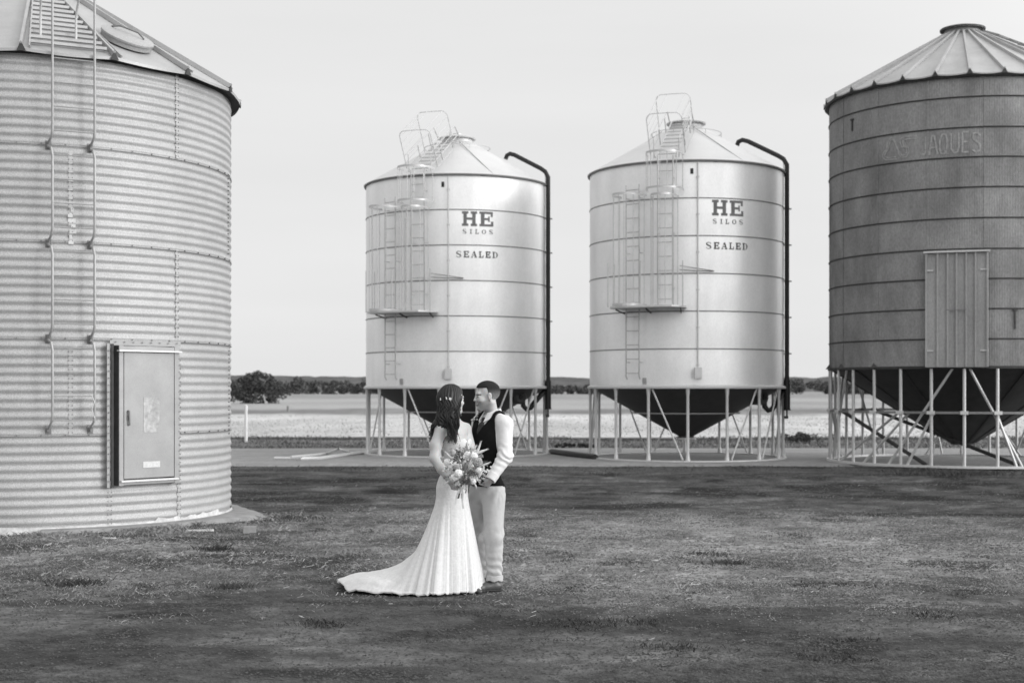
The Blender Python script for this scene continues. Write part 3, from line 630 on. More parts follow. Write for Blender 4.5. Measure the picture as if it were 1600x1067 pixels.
# ------------------------------------------------------------------ old ribbed hopper silo at the right
def old_silo():
    cx, cy, R = S3; t = tag(empty('hopper_silo', (cx, cy, PADZ)), 'dull weathered ribbed hopper silo with finned roof and faded logo', 'silo')
    A = lambda px, r=R: circ_az(cx, cy, r, px)[0]; z0, z1 = 2.24 - PADZ, 8.64 - PADZ
    dT = 34.5; zs = [H - (y - HOR) / F * dT - PADZ for y in (537.7, 495.7, 453.7, 412, 369, 326, 284, 242.5, 199.8)]
    n = 560 * 4; lv = [z0] + sum([[z - .02, z, z + .02] for z in zs], []) + [z1]; vs = []
    th = np.linspace(0, 2 * PI, n, endpoint=False); rr = R - .006 + .006 * np.cos(th * 560); fs = []
    V = []
    for i, z in enumerate(lv):
        V.append(np.stack([rr * np.sin(th), -rr * np.cos(th), np.full(n, z)], -1))
    I = np.arange(len(lv) * n).reshape(len(lv), n); J = np.roll(I, -1, 1)
    Fq = np.stack([I[:-1], J[:-1], J[1:], I[1:]], -1).reshape(-1, 4)
    np_mesh('wall', np.vstack(V), Fq, M['old'], t)
    for z in zs:
        MB().lathe([(R - .02, z - .018), (R + .014, z - .014), (R + .02, z), (R + .014, z + .012), (R - .02, z + .016)], 160).build('hoop_band', M['dark'], t)
    # vertical lap seams
    for k, px in enumerate((1317, 1371, 1449.5, 1539)):
        mb = MB()
        for j in range(len(zs) + 1):
            za = z0 if j == 0 else zs[j - 1]; zb = z1 if j == len(zs) else zs[j]; a = A(px)
            mb.box(pol(a, R + .002, (za + zb) / 2), (.045, .008, zb - za - .05), Matrix.Rotation(a, 3, 'Z'))
            for q in range(5): mb.box(pol(a, R + .008, za + .08 + (zb - za - .16) * q / 4), (.016, .012, .016), Matrix.Rotation(a, 3, 'Z'))
        mb.build('lap_seam', M['old'], t, smooth=False)
    # finned roof
    zc, rc = 10.16 - PADZ, .42; nf = 28; Ro = R + .12; ze = z1 - .02
    prf = MB(); vs = []; fs = []
    offa = A(1515) ; st = 2 * PI / nf
    for k in range(nf * 6):
        a = offa + k * st / 6; u = (k % 6) / 6; sag = -.035 * math.sin(PI * u); vs += [pol(a, Ro, ze + sag * 1.0), pol(a, Ro * .5 + rc * .5, (ze + zc) / 2 + sag * .5), pol(a, rc, zc), pol(a, Ro, ze - .03 + sag)]
    n6 = nf * 6
    for k in range(n6):
        q = (k + 1) % n6
        for j, l in ((0, 1), (1, 2), (3, 0)): fs.append((k * 4 + j, q * 4 + j, q * 4 + l, k * 4 + l))
    rf = prf.add(vs, fs).build('roof', M['oldroof'], t, smooth=True, ang=25)
    for k in range(nf):
        a = offa + k * st; p = pol(a, Ro + .005, ze + .03); q = pol(a, rc, zc + .03); m_ = MB(); m_.bar(p, q, .045, .07); m_.build('roof_rib', M['oldroof'], rf)
    for k in range(nf):
        mb = MB(); a = offa + k * st; e = Vector((math.cos(a), math.sin(a), 0)); c = pol(a, Ro + .012, ze)
        mb.add([c - e * .07 + Vector((0, 0, -.05)), c + e * .07 + Vector((0, 0, -.05)), c + Vector((0, 0, .085)), c - pol(a, .06, 0) + Vector((0, 0, .05))], [(0, 1, 2), (0, 2, 3), (1, 3, 2)])
        mb.build('rib_end', M['dark'], rf, smooth=False)
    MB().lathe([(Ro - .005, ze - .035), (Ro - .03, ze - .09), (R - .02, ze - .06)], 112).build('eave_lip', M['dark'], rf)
    cp = MB().lathe([(rc - .02, zc - .04), (rc - .02, zc + .13), (rc + .06, zc + .15), (rc + .10, zc + .12), (rc + .085, zc + .17), (rc * .6, zc + .24), (.001, zc + .26)], 48).build('roof_cap', M['oldroof'], t)
    MB().lathe([(rc - .02, zc + .135), (rc + .098, zc + .115), (rc + .105, zc + .155)], 48).build('cap_rim', M['dark'], cp)
    a = D(38); mb = MB(); e = Vector((math.cos(a), math.sin(a), 0))
    for s in (-.25, .25): mb.tube([pol(a, rc + .3, zc - .05) + e * s, pol(a, R, z1 + .22) + e * s], .02, 6)
    for r in np.linspace(rc + .4, R - .1, 9): z = z1 + .14 + (R - r) / (R - rc) * (zc - z1); mb.tube([pol(a, r, z) - e * .25, pol(a, r, z) + e * .25], .014, 6)
    mb.build('roof_ladder', M['band'], t)
    # lower rim, hopper, legs
    MB().lathe([(R - .05, z0 - .035), (R + .03, z0 - .03), (R + .035, z0 + .02), (R, z0 + .03)], 128).build('bottom_rim', M['dark'], t)
    mb = MB(); 
    for px in (1293, 1317, 1367): a = A(max(px, 1299)); mb.add([pol(a - .03, R + .01, z0), pol(a + .03, R + .01, z0), pol(a, R + .05, z0 + .12), pol(a, R + .14, z0)], [(0, 1, 3), (0, 3, 2), (1, 2, 3)])
    mb.build('lug', M['dark'], t, smooth=False)
    zh = H - (694 - HOR) / F * cy - PADZ; prh = MB(); nh = 28; vs = []; fs = []
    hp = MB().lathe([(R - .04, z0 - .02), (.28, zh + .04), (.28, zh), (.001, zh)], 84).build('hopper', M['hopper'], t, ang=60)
    mb = MB()
    for k in range(14): a = A(1507) + k * PI / 7; mb.bar(pol(a, R - .06, z0 - .05), pol(a, .3, zh + .05), .06, .02)
    mb.build('hopper_seam', M['hopper'], hp)
    N = 28; a0 = A(1506.7); sp = 2 * PI / N; zr = 1.255 - PADZ; rl = R - .01
    for k in range(N):
        a = a0 + k * sp; MB().tube([pol(a, rl, .02), pol(a, rl, z0 - .02)], .036, 10).build('leg', M['gtube'], t)
    def brace(a, za, b, zb, dk=False, r=.03): MB().tube([pol(a, rl - .05, za), pol(b, rl - .05, zb)], r, 8).build('brace', M['band'] if dk else M['gtube'], t)
    for (p, za, q, zb) in ((1488, z0 - .03, 1386, .03), (1515.6, z0 - .03, 1599, .03), (1457, zr - .03, 1416, .03), (1403.5, zr, 1311, .05), (1419.5, zr, 1346.5, .03), (1558, zr - .02, 1590, .03)):
        brace(A(p, rl), za, A(q, rl), zb)
    for a, b, za, zb in ((-75, -95, z0, .05), (-100, -125, zr, .03), (-128, -112, z0, .03), (-140, -155, z0 * .9, .03), (165, 180, zr, .03), (180, 172, z0, .03), (150, 135, zr, .03), (120, 138, z0, .03), (110, 95, zr, .03), (45, 60, z0, .03), (75, 58, zr, .03)):
        brace(D(a), za, D(b), zb, False, .028)
    for a, b in ((-82, -35), (38, 78), (-150, 10)): MB().tube([pol(D(a), rl - .1, zr), pol(D(b), rl - .5, .03)], .045, 8).build('prop', M['dark'], t)
    ring = MB().lathe([(rl - .035, zr - .03), (rl + .045, zr - .03), (rl + .045, zr + .02), (rl - .035, zr + .02), (rl - .035, zr - .03)], 128).build('mid_ring', M['band'], t)
    for k in range(N): a = a0 + k * sp; MB().box(pol(a, rl + .05, zr - .005), (.17, .05, .075), Matrix.Rotation(a, 3, 'Z')).build('clamp', M['galv'], ring)
    MB().lathe([(R - .08, .0), (R - .08, .045), (R + .06, .045), (R + .06, -.005)], 128).build('base_ring', M['galv'], t)
    # tall flat ribbed panel
    a = (A(1450) + A(1541)) / 2; e = Vector((math.cos(a), math.sin(a), 0)); Rm = Matrix.Rotation(a, 3, 'Z'); c0 = pol(a, R + .05, 0); wP = 1.30; zt, zb = H - (394 - HOR) / F * 30.75 - PADZ, z0 - .0
    zc_ = (zt + zb) / 2; hP = zt - zb
    pn = MB().box(c0 + Vector((0, 0, zc_)), (wP, .04, hP), Rm).build('ribbed_panel', M['oldpanel'], t, smooth=False)
    mb = MB()
    for u in (-.5, -.312, -.146, .0, .158, .31, .5): mb.box(c0 + e * (u * (wP - .03)) + pol(a, .04, 0) + Vector((0, 0, zc_)), (.035, .08, hP - .01), Rm)
    mb.build('rib', M['oldpanel'], pn, smooth=False)
    mb = MB().box(c0 + pol(a, .03, 0) + Vector((0, 0, zt + .02)), (wP + .08, .14, .035), Rm); mb.build('ledge', M['galv'], pn, smooth=False)
    mb = MB(); 
    for s in (-1, 1):
        for z in (zt - .38, zb + .36): mb.box(c0 + e * (s * wP * .44) + pol(a, .035, 0) + Vector((0, 0, z)), (.17, .025, .03), Rm)
    mb.build('latch', M['galv'], pn, smooth=False)
    MB().box(c0 + pol(a, .075, 0) + e * .0 + Vector((0, 0, zc_)), (.42, .015, .02), Rm).build('latch_bar', M['band'], pn)
    for px, y0_, y1_ in ((1332, 182, 200), (1586, 485, 514)):
        mb = MB(); a_ = A(px); m_z = lambda y: H - (y - HOR) / F * (32.3 if px < 1400 else 30.8) - PADZ
        mb.box(pol(a_, R + .012, (m_z(y0_) + m_z(y1_)) / 2), (.03, .02, m_z(y0_) - m_z(y1_)), Matrix.Rotation(a_, 3, 'Z')); mb.box(pol(a_, R + .014, m_z(y0_)), (.10, .03, .04), Matrix.Rotation(a_, 3, 'Z'))
        mb.build('sight_glass', M['dark'], t, smooth=False)
    # faded emblem and lettering as thin strokes: pixel polylines dropped on the wall
    def on_wall(px, py, lift=.006): a_, Y_ = circ_az(cx, cy, R, px); z = H - (py - HOR) / F * Y_ - PADZ; return pol(a_, R + lift, z)
    mb = MB()
    def pl(pts_, wpx, k=0):
        P = []; 
        for (x0, y0), (x1, y1) in zip(pts_[:-1], pts_[1:]):
            for j in range(3): P.append((x0 + (x1 - x0) * j / 3, y0 + (y1 - y0) * j / 3))
        P.append(pts_[-1]); n = len(P); vs = []; fs = []
        for i, (x, y) in enumerate(P):
            xa, ya = P[max(i - 1, 0)]; xb, yb = P[min(i + 1, n - 1)]; l = math.hypot(xb - xa, yb - ya) or 1
            nx, ny = -(yb - ya) / l * wpx / 2, (xb - xa) / l * wpx / 2
            vs += [on_wall(x + nx, y + ny, .006 + k * .0006), on_wall(x - nx, y - ny, .006 + k * .0006)]
        for i in range(n - 1): fs.append((2 * i, 2 * i + 1, 2 * i + 3, 2 * i + 2))
        mb.add(vs, fs)
    X = lambda x, y: (1360 + x / 8, 190 + y / 8)
    for k, (dx, dy) in enumerate(((0, 0), (26, 24))):
        pl([X(x, y) for x, y in ((330 - dx * .3, 470 - dy * 1.1), (190 + dx, 480 - dy), (150 + dx, 440 - dy * .3), (165 + dx, 390), (205 + dx * .8, 350), (215 + dx * .7, 270 + dy), (250 + dx * .3, 205 + dy), (290 - dx * .3, 205 + dy), (310 - dx * .3, 250), (345 - dx * .3, 340), (350 + dx, 400 - dy * .2), (390 + dx * .4, 450 - dy), (450 - dx * .5, 440 - dy), (485 - dx, 380), (480 - dx, 330), (445 - dx, 300), (420 - dx * .5, 250 + dy * .3), (430, 225 + dy * .2), (470, 215 + dy * .2), (590, 195 + dy * .8))], 1.9, k)
        pl([X(x, y) for x, y in ((590, 175 + dy * .2), (430, 190 + dy * .2), (385 + dx, 215 + dy * .3), (375 + dx, 260), (400 + dx, 330))], 1.9, k + 2)
    W = 2.8
    for k, g in enumerate(([(690, 190), (688, 390), (668, 420), (645, 405)], [(735, 420), (770, 180), (800, 180), (840, 410)], [(748, 330), (825, 325)], [(870, 230), (900, 160), (940, 160), (960, 230), (955, 370), (925, 405), (885, 400), (868, 340), (870, 230)], [(925, 350), (965, 415)],
                           [(1010, 150), (1012, 340), (1045, 390), (1085, 380), (1105, 330), (1105, 140)], [(1225, 130), (1150, 135), (1150, 385), (1230, 380)], [(1152, 255), (1215, 252)], [(1375, 175), (1340, 140), (1290, 150), (1285, 215), (1330, 250), (1375, 290), (1370, 360), (1320, 385), (1275, 350)])):
        pl([X(x, y) for x, y in g], W, k % 5)
    mb.build('faded_lettering', M['faded'], t, smooth=False)
    return t
old_silo()

# ------------------------------------------------------------------ corrugated silo at the left
def left_silo():
    cx, cy, R = LS; t = tag(empty('corrugated_silo', (cx, cy, 0)), 'large corrugated zinc silo at left with hatch door and wall ladder', 'silo')
    A = lambda px, r=R: circ_az(cx, cy, r, px)[0]; dN = cy - R
    RH = 1.18; Z1 = 5.87; pitch = RH / 11
    az = A(230); Rm = Matrix.Rotation(az, 3, 'Z'); e = Vector((math.cos(az), math.sin(az), 0)); nrm = pol(az, 1, 0)
    nz = int(Z1 / pitch * 10); z = np.linspace(.0, Z1, nz + 1); n = 260
    s = np.sin(2 * PI * z / pitch); prof = R + .0078 * np.sign(s) * np.abs(s) ** .9
    ph = (z % RH); flat = np.minimum(ph, RH - ph); prof = np.where(flat < .018, R + .003, prof)
    th = np.linspace(0, 2 * PI, n, endpoint=False); rad = prof[:, None] + .004 * np.sin(th * 3 + .5)[None] + .0025 * (fbm(z[:, None] * 2.0 + th[None] * 0, th[None] * 6 + z[:, None] * 0, 3, 3) - .5)
    V = np.stack([rad * np.sin(th)[None], -rad * np.cos(th)[None], np.repeat(z[:, None], n, 1)], -1).reshape(-1, 3)
    I = np.arange((nz + 1) * n).reshape(nz + 1, n); J = np.roll(I, -1, 1)
    np_mesh('wall', V, np.stack([I[:-1], J[:-1], J[1:], I[1:]], -1).reshape(-1, 4), M['corr'], t)
    # bolted seams: horizontal dark laps with bolts, vertical laps
    for k in range(1, 5):
        zz = k * RH; MB().lathe([(R - .01, zz - .010), (R + .006, zz - .008), (R + .010, zz - .001), (R + .006, zz + .001)], 200).build('ring_seam', M['band'], t)
    mb = MB()
    for k in range(1, 5):
        for a in np.arange(D(-40), D(95), .105): mb.tube([pol(a, R, k * RH + .012), pol(a, R + .017, k * RH + .012)], .009, 6)
    def vseam(px, ya, yb, Yd):
        a = A(px); z_a = H - (yb - HOR) / F * Yd; z_b = H - (ya - HOR) / F * Yd
        for z_ in np.arange(z_a + .03, z_b, .055):
            for s_ in (-.022, .022): mb.tube([pol(a + s_ / R, R, z_), pol(a + s_ / R, R + .016, z_)], .0075, 6)
    for v in ((276, 110, 250, 18.5), (276, 392, 530, 18.5), (356, 272, 402, 20), (357, 545, 680, 20), (110, 545, 680, 17.25), (110, 234, 378, 17.25), (171, 545, 822, 17.6), (279, 560, 818, 18.5)): vseam(*v)
    mb.build('bolt', M['band'], t)['kind'] = 'stuff'
    for px, ya, yb, Yd in ((276, 110, 250, 18.5), (276, 392, 530, 18.5), (110, 234, 378, 17.25), (110, 545, 680, 17.25), (278.5, 760, 818, 18.5)):
        a = A(px); z_a = H - (yb - HOR) / F * Yd; z_b = H - (ya - HOR) / F * Yd; mb = MB()
        for j in np.arange(z_a, z_b, pitch / 4):
            sft = .0085 * math.sin(2 * PI * (j + pitch / 8) / pitch); mb.box(pol(a, R + .003 + sft, j + pitch / 8), (.05, .007, pitch / 4 - .001), Matrix.Rotation(a, 3, 'Z'))
        mb.build('lap_strip', M['corrroof'], t)
    # ladder
    aa = A(82, R + .16); ab = A(148, R + .16)
    def lp(px, z_, r): a, _ = circ_az(cx, cy, R + r, px); return pol(a, R + r, z_)
    yk = [222, 377, 528, 672]
    zk = [H - (y - HOR) / F * 17.05 for y in yk]
    ld_ = MB(); tops = [7.4, zk[0] - .02, zk[1] - .02, zk[2] - .02]
    for px in (82, 148):
        for i in range(4):
            zb = zk[i] + .02; zt = tops[i]; o_ = -.9 * (1 if i == 0 and px > 100 else 0)
            pth = [lp(px - 6.5, zb - .01, .055), lp(px - 5, zb + .02, .11), lp(px - 1.5, zb + .07, .15), lp(px, zb + .15, .165), lp(px, zt - .12, .165)]
            if i: pth += [lp(px - 2, zt - .03, .15), lp(px - 6, zt - .005, .06)]
            ld_.tube(pth, .0155, 8)
    for y in np.arange(87, 668, 38.0): z_ = H - (y - HOR) / F * 17.05; ld_.tube([lp(82, z_, .165), lp(148, z_, .165)], .0075, 6)
    ladder = ld_.build('ladder', M['rail'], t)
    for px in (82, 148):
        for i in range(4):
            a, _ = circ_az(cx, cy, R + .03, px - 6.5); b = MB(); b.box(pol(a, R + .03, zk[i]), (.03, .075, .09 if i < 3 else .05), Matrix.Rotation(a, 3, 'Z')); b.box(pol(a, R + .012, zk[i]), (.07, .012, .11), Matrix.Rotation(a, 3, 'Z')); b.build('bracket', M['band'], ladder)
    b = MB(); b.tube([lp(143, H - (617 - HOR) / F * 17.05, .17), lp(147.5, H - (628 - HOR) / F * 17.05, .18), lp(143.5, H - (640 - HOR) / F * 17.05, .17), lp(148, H - (655 - HOR) / F * 17.05, .18), lp(144, H - (668 - HOR) / F * 17.05, .12)], .006, 5); b.build('tie_wire', M['galv'], ladder)
    # roof: radial panels with raised seams
    sl = math.tan(D(31)); Ro = R + .13; nf = 16; offp = A(372, R + .05) - D(4); st = 2 * PI / nf
    offp = circ_az(cx, cy, Ro, 178)[0]; zE = Z1 - .0
    vs = []; fs = []; m6 = nf * 8
    for k in range(m6):
        a = offp + k * st / 8; u = (k % 8) / 8; sg = -.03 * math.sin(PI * u)
        for r in (Ro, 1.9, 1.0, .3): vs.append(pol(a, r, zE + (Ro - r) * sl - .02 + sg * r / Ro))
        vs.append(pol(a, Ro - .004, zE - .055 + sg))
    for k in range(m6):
        q = (k + 1) % m6
        for j, l in ((0, 1), (1, 2), (2, 3), (4, 0)): fs.append((k * 5 + j, q * 5 + j, q * 5 + l, k * 5 + l))
    rf = MB().add(vs, fs).build('roof', M['corrroof'], t, ang=25)
    for k in range(nf):
        a = offp + k * st; mb = MB(); mb.bar(pol(a, Ro + .01, zE + .015), pol(a, .35, zE + (Ro - .35) * sl + .015), .035, .06)
        mb.bar(pol(a + .035, Ro, zE - .0), pol(a + .035, .35, zE + (Ro - .35) * sl + .0), .02, .03); mb.build('roof_rib', M['corrroof'], rf)
    for k in range(nf):
        mb = MB(); a = offp + k * st; ee = Vector((math.cos(a), math.sin(a), 0)); c = pol(a, Ro + .016, zE); mb.add([c - ee * .05 + Vector((0, 0, -.06)), c + ee * .06 + Vector((0, 0, -.06)), c + Vector((0, 0, .06)), c - pol(a, .1, 0)], [(0, 1, 2), (0, 2, 3), (1, 3, 2)])
        mb.build('rib_end', M['dark'], rf, smooth=False)
    MB().lathe([(Ro - .006, zE - .05), (R + .02, zE - .045), (R + .0, zE - .08)], 128).build('eave_gap_shade', M['dark'], rf)  # dark ring: the shade under the eave put into the colour
    MB().lathe([(.36, zE + (Ro - .36) * sl), (.36, zE + (Ro - .36) * sl + .2), (.001, zE + (Ro - .36) * sl + .3)], 32).build('roof_cap', M['corrroof'], t)
    # stepped roof walk (cross battens) on the panel behind the ladder
    def rpt(a, r, h): return pol(a, r, zE + (Ro - r) * sl - .02) + Vector((0, 0, h * math.cos(D(31)))) + pol(a, h * math.sin(D(31)), 0)
    mb = MB(); aw0, aw1 = circ_az(cx, cy, Ro, 44)[0], circ_az(cx, cy, Ro, 172)[0]
    for r in np.arange(Ro - .14, .6, -.165):
        mb.bar(rpt(aw0, r, .035), rpt(aw1, r, .035), .05, .035)
    mb.build('roof_batten', M['corrroof'], rf)
    hd = MB()
    for px, py, q in ((65, 38, 66), (130, 46, 131)):
        a, Yd = circ_az(cx, cy, Ro, px); r0 = Ro - .38
        p0 = rpt(a, r0, .02); hd.tube([p0, p0 + Vector((0, 0, .25)), p0 + pol(a, .05, .36), p0 + pol(a, .2, .50), p0 + pol(a, .40, .56)], .015, 8)
    hd.build('handhold', M['galv'], t)
    # round hatch on the roof
    ah = circ_az(cx, cy, Ro - .5, 205)[0]; mb = MB(); ctr = rpt(ah, Ro - .62, .0); ux = Vector((math.cos(ah), math.sin(ah), 0)); upn = (Vector((0, 0, math.cos(D(31)))) + pol(ah, math.sin(D(31)), 0)).normalized(); uy = upn.cross(ux)
    vs = []; fs = []; nn = 40; prof_ = ((.33, .0), (.33, .06), (.345, .065), (.345, .09), (.32, .10), (.0001, .115))
    for r, h in prof_:
        for k in range(nn): q = 2 * PI * k / nn; vs.append(ctr + ux * math.cos(q) * r + uy * math.sin(q) * r + upn * h)
    for i in range(len(prof_) - 1):
        for k in range(nn): fs.append((i * nn + k, i * nn + (k + 1) % nn, (i + 1) * nn + (k + 1) % nn, (i + 1) * nn + k))
    lid = mb.add(vs, fs).build('roof_hatch', M['corr'], t, ang=30)
    hb = MB(); hb.tube([ctr + ux * -.12 + uy * .22 + upn * .11, ctr + ux * -.08 + uy * .1 + upn * .17, ctr + ux * .1 - uy * .05 + upn * .17, ctr + ux * .18 - uy * .1 + upn * .115], .012, 6); hb.build('handle', M['band'], lid)
    # door
    cD = pol(az, R + .030, 0) - e * .028; wD = .75; zb, zt = H - (746 - HOR) / F * 18.0, H - (551 - HOR) / F * 18.0; zc_ = (zb + zt) / 2
    Yc = Vector((0, 0, 1))
    fr = MB()
    fr.box(cD + e * (-wD / 2 - .035) - nrm * .02 + Yc * zc_, (.06, .16, zt - zb + .16), Rm); fr.box(cD + e * (wD / 2 + .035) - nrm * .02 + Yc * zc_, (.06, .16, zt - zb + .16), Rm)
    fr.box(cD - nrm * .02 + Yc * (zt + .042), (wD + .008, .15, .06), Rm); fr.box(cD - nrm * .02 + Yc * (zb - .042), (wD + .008, .15, .06), Rm)
    df = fr.build('door_frame', M['doorm'], t, smooth=False)
    b = MB(); b.box(cD + nrm * .075 + Yc * (zt + .015), (wD + .18, .06, .02), Rm); b.box(cD + nrm * .065 + Yc * (zb - .025), (wD + .10, .05, .022), Rm); b.build('drip_edge', M['galv'], df, smooth=False)
    b = MB(); b.box(cD + e * (-wD / 2 - .0695) - nrm * .02 + Yc * zc_, (.007, .15, zt - zb + .15), Rm); b.box(cD + nrm * .0 + e * (-wD / 2 - .125) + Yc * zc_, (.035, .012, zt - zb + .2), Rm)
    b.build('side_jamb_shade', M['dark'], df, smooth=False)  # dark plate and strip paint the shaded left side of the door housing
    b = MB(); b.box(cD - nrm * .02 + e * (wD / 2 + .115) + Yc * (zc_ - .0), (.04, .012, zt - zb + .16), Rm); b.box(cD - nrm * .02 + e * (-wD / 2 - .17) + Yc * (zc_ - .0), (.04, .012, zt - zb + .2), Rm)
    b.box(cD - nrm * .02 + Yc * (zt + .115), (wD + .3, .012, .06), Rm); b.build('flange_plate', M['doorm'], df, smooth=False)
    b = MB()
    for s_ in (-1, 1):
        for z_ in np.arange(zb - .02, zt + .08, .085): c_ = cD + e * (s_ * (wD / 2 + (.115 if s_ > 0 else .17))) + Yc * z_; b.tube([c_, c_ + nrm * .008], .009, 6)
    for u in np.arange(-.45, .5, .13): c_ = cD + e * u + Yc * (zt + .125); b.tube([c_, c_ + nrm * .008], .009, 6)
    b.build('rivet', M['band'], df)
    dr = MB().box(cD + nrm * .035 + Yc * zc_, (wD - .012, .05, zt - zb - .01), Rm).build('door', M['doorm'], t, smooth=False)
    b = MB(); c_ = cD + e * (-wD / 2 + .06) + nrm * .085 + Yc * (H - (653 - HOR) / F * 17.6); b.tube([c_ + Yc * .09 - nrm * .03, c_ + Yc * .085, c_ - Yc * .085 + e * .01, c_ - Yc * .09 - nrm * .03], .012, 8); b.box(c_ - nrm * .02, (.035, .01, .06), Rm); b.build('handle', M['band'], dr)
    b = MB()
    b.box(cD + e * .03 + nrm * .062 + Yc * (H - (725 - HOR) / F * 18.), (.25, .005, .075), Rm); b.build('sticker', M['label'], dr, smooth=False)
    b = MB(); b.box(cD + e * .03 + nrm * .0615 + Yc * (H - (648 - HOR) / F * 18.), (.235, .004, .44), Rm); b.build('faded_sticker', mat('worn_sticker', .40, .6, .1, .25, 22., 5, var2=.3, scale2=7.), dr, smooth=False)
    # torn old sticker behind the ladder
    b = MB(); a = A(112)
    for k in range(7): b.box(pol(a + rng.uniform(-.008, .008), R + .012, H - (325 + k * 8.5 - HOR) / F * 17.2), (rng.uniform(.03, .10), .006, .05), Matrix.Rotation(a, 3, 'Z'))
    b.build('torn_sticker', M['label'], t, smooth=False)
    # cement splash at the foot
    vs = []; fs = []; k = 0; ths = np.linspace(0, 2 * PI, 400, endpoint=False)
    for a in ths:
        h = .05 + .055 * float(fbm(np.array([a * 9]), np.array([0.]), 91, 4)[0]) + (.06 if a < 1.4 and a > .9 else 0) * float(fbm(np.array([a * 30]), np.array([3.]), 92, 3)[0])
        w2 = R + .05 + .05 * float(fbm(np.array([a * 14]), np.array([7.]), 93, 3)[0]); vs += [pol(a, R + .0095, h), pol(a, R + .022, h * .5), pol(a, w2, -.004)]
    for i in range(400):
        q = (i + 1) % 400
        for j in (0, 1): fs.append((i * 3 + j + 1, q * 3 + j + 1, q * 3 + j, i * 3 + j))
    MB().add(vs, fs).build('cement_skirt', M['cement'], t)
    return t
left_silo()
# concrete footing that shows to the right of the left silo
cx, cy, R = LS; vs = []; fs = []; ths = np.linspace(D(20), D(130), 80)
for a in ths:
    ww = .12 + .45 * math.exp(-((a - D(82)) / D(14)) ** 2) + .10 * float(fbm(np.array([a * 16]), np.array([1.]), 94, 4)[0])
    vs += [pol(a, R + .03, .055), pol(a, R + .03 + ww * .8, .045), pol(a, R + .05 + ww, -.03)]
for i in range(79):
    for j in (0, 1): fs.append((i * 3 + j + 1, i * 3 + j + 4, i * 3 + j + 3, i * 3 + j))
ft = MB().add(vs, fs).build('footing', M['conc'], None); ft.location = (cx, cy, 0); tag(ft, 'rough concrete apron at the foot of the corrugated silo', 'footing')
def lump(px, py, d, rz, label, name, m_, cat):
    Y0 = H * F / (py - HOR); mb = MB(); mb.box((0, 0, d[2] / 2 - .01), d, Matrix.Rotation(rz, 3, 'Z'))
    for i, v in enumerate(mb.v): mb.v[i] = (v[0] * (1 + rng.uniform(-.08, .08)), v[1] * (1 + rng.uniform(-.08, .08)), v[2])
    o = mb.build(name, m_, None, smooth=False); o.location = ((px - 800) / F * Y0, Y0, 0)
    bv = o.modifiers.new('b', 'BEVEL'); bv.width = .008; bv.segments = 2; tag(o, label, cat)
lump(390, 832, (.16, .13, .09), .2, 'small grey concrete block on the dirt by the silo footing', 'concrete_block', M['conc'], 'block')
lump(312, 830, (.34, .05, .035), .08, 'short pale board lying at the foot of the corrugated silo', 'board', M['cement'], 'board')
lump(170, 842, (.16, .04, .03), -.1, 'small pale wood chip in the grass below the corrugated silo', 'wood_chip', M['cement'], 'wood')
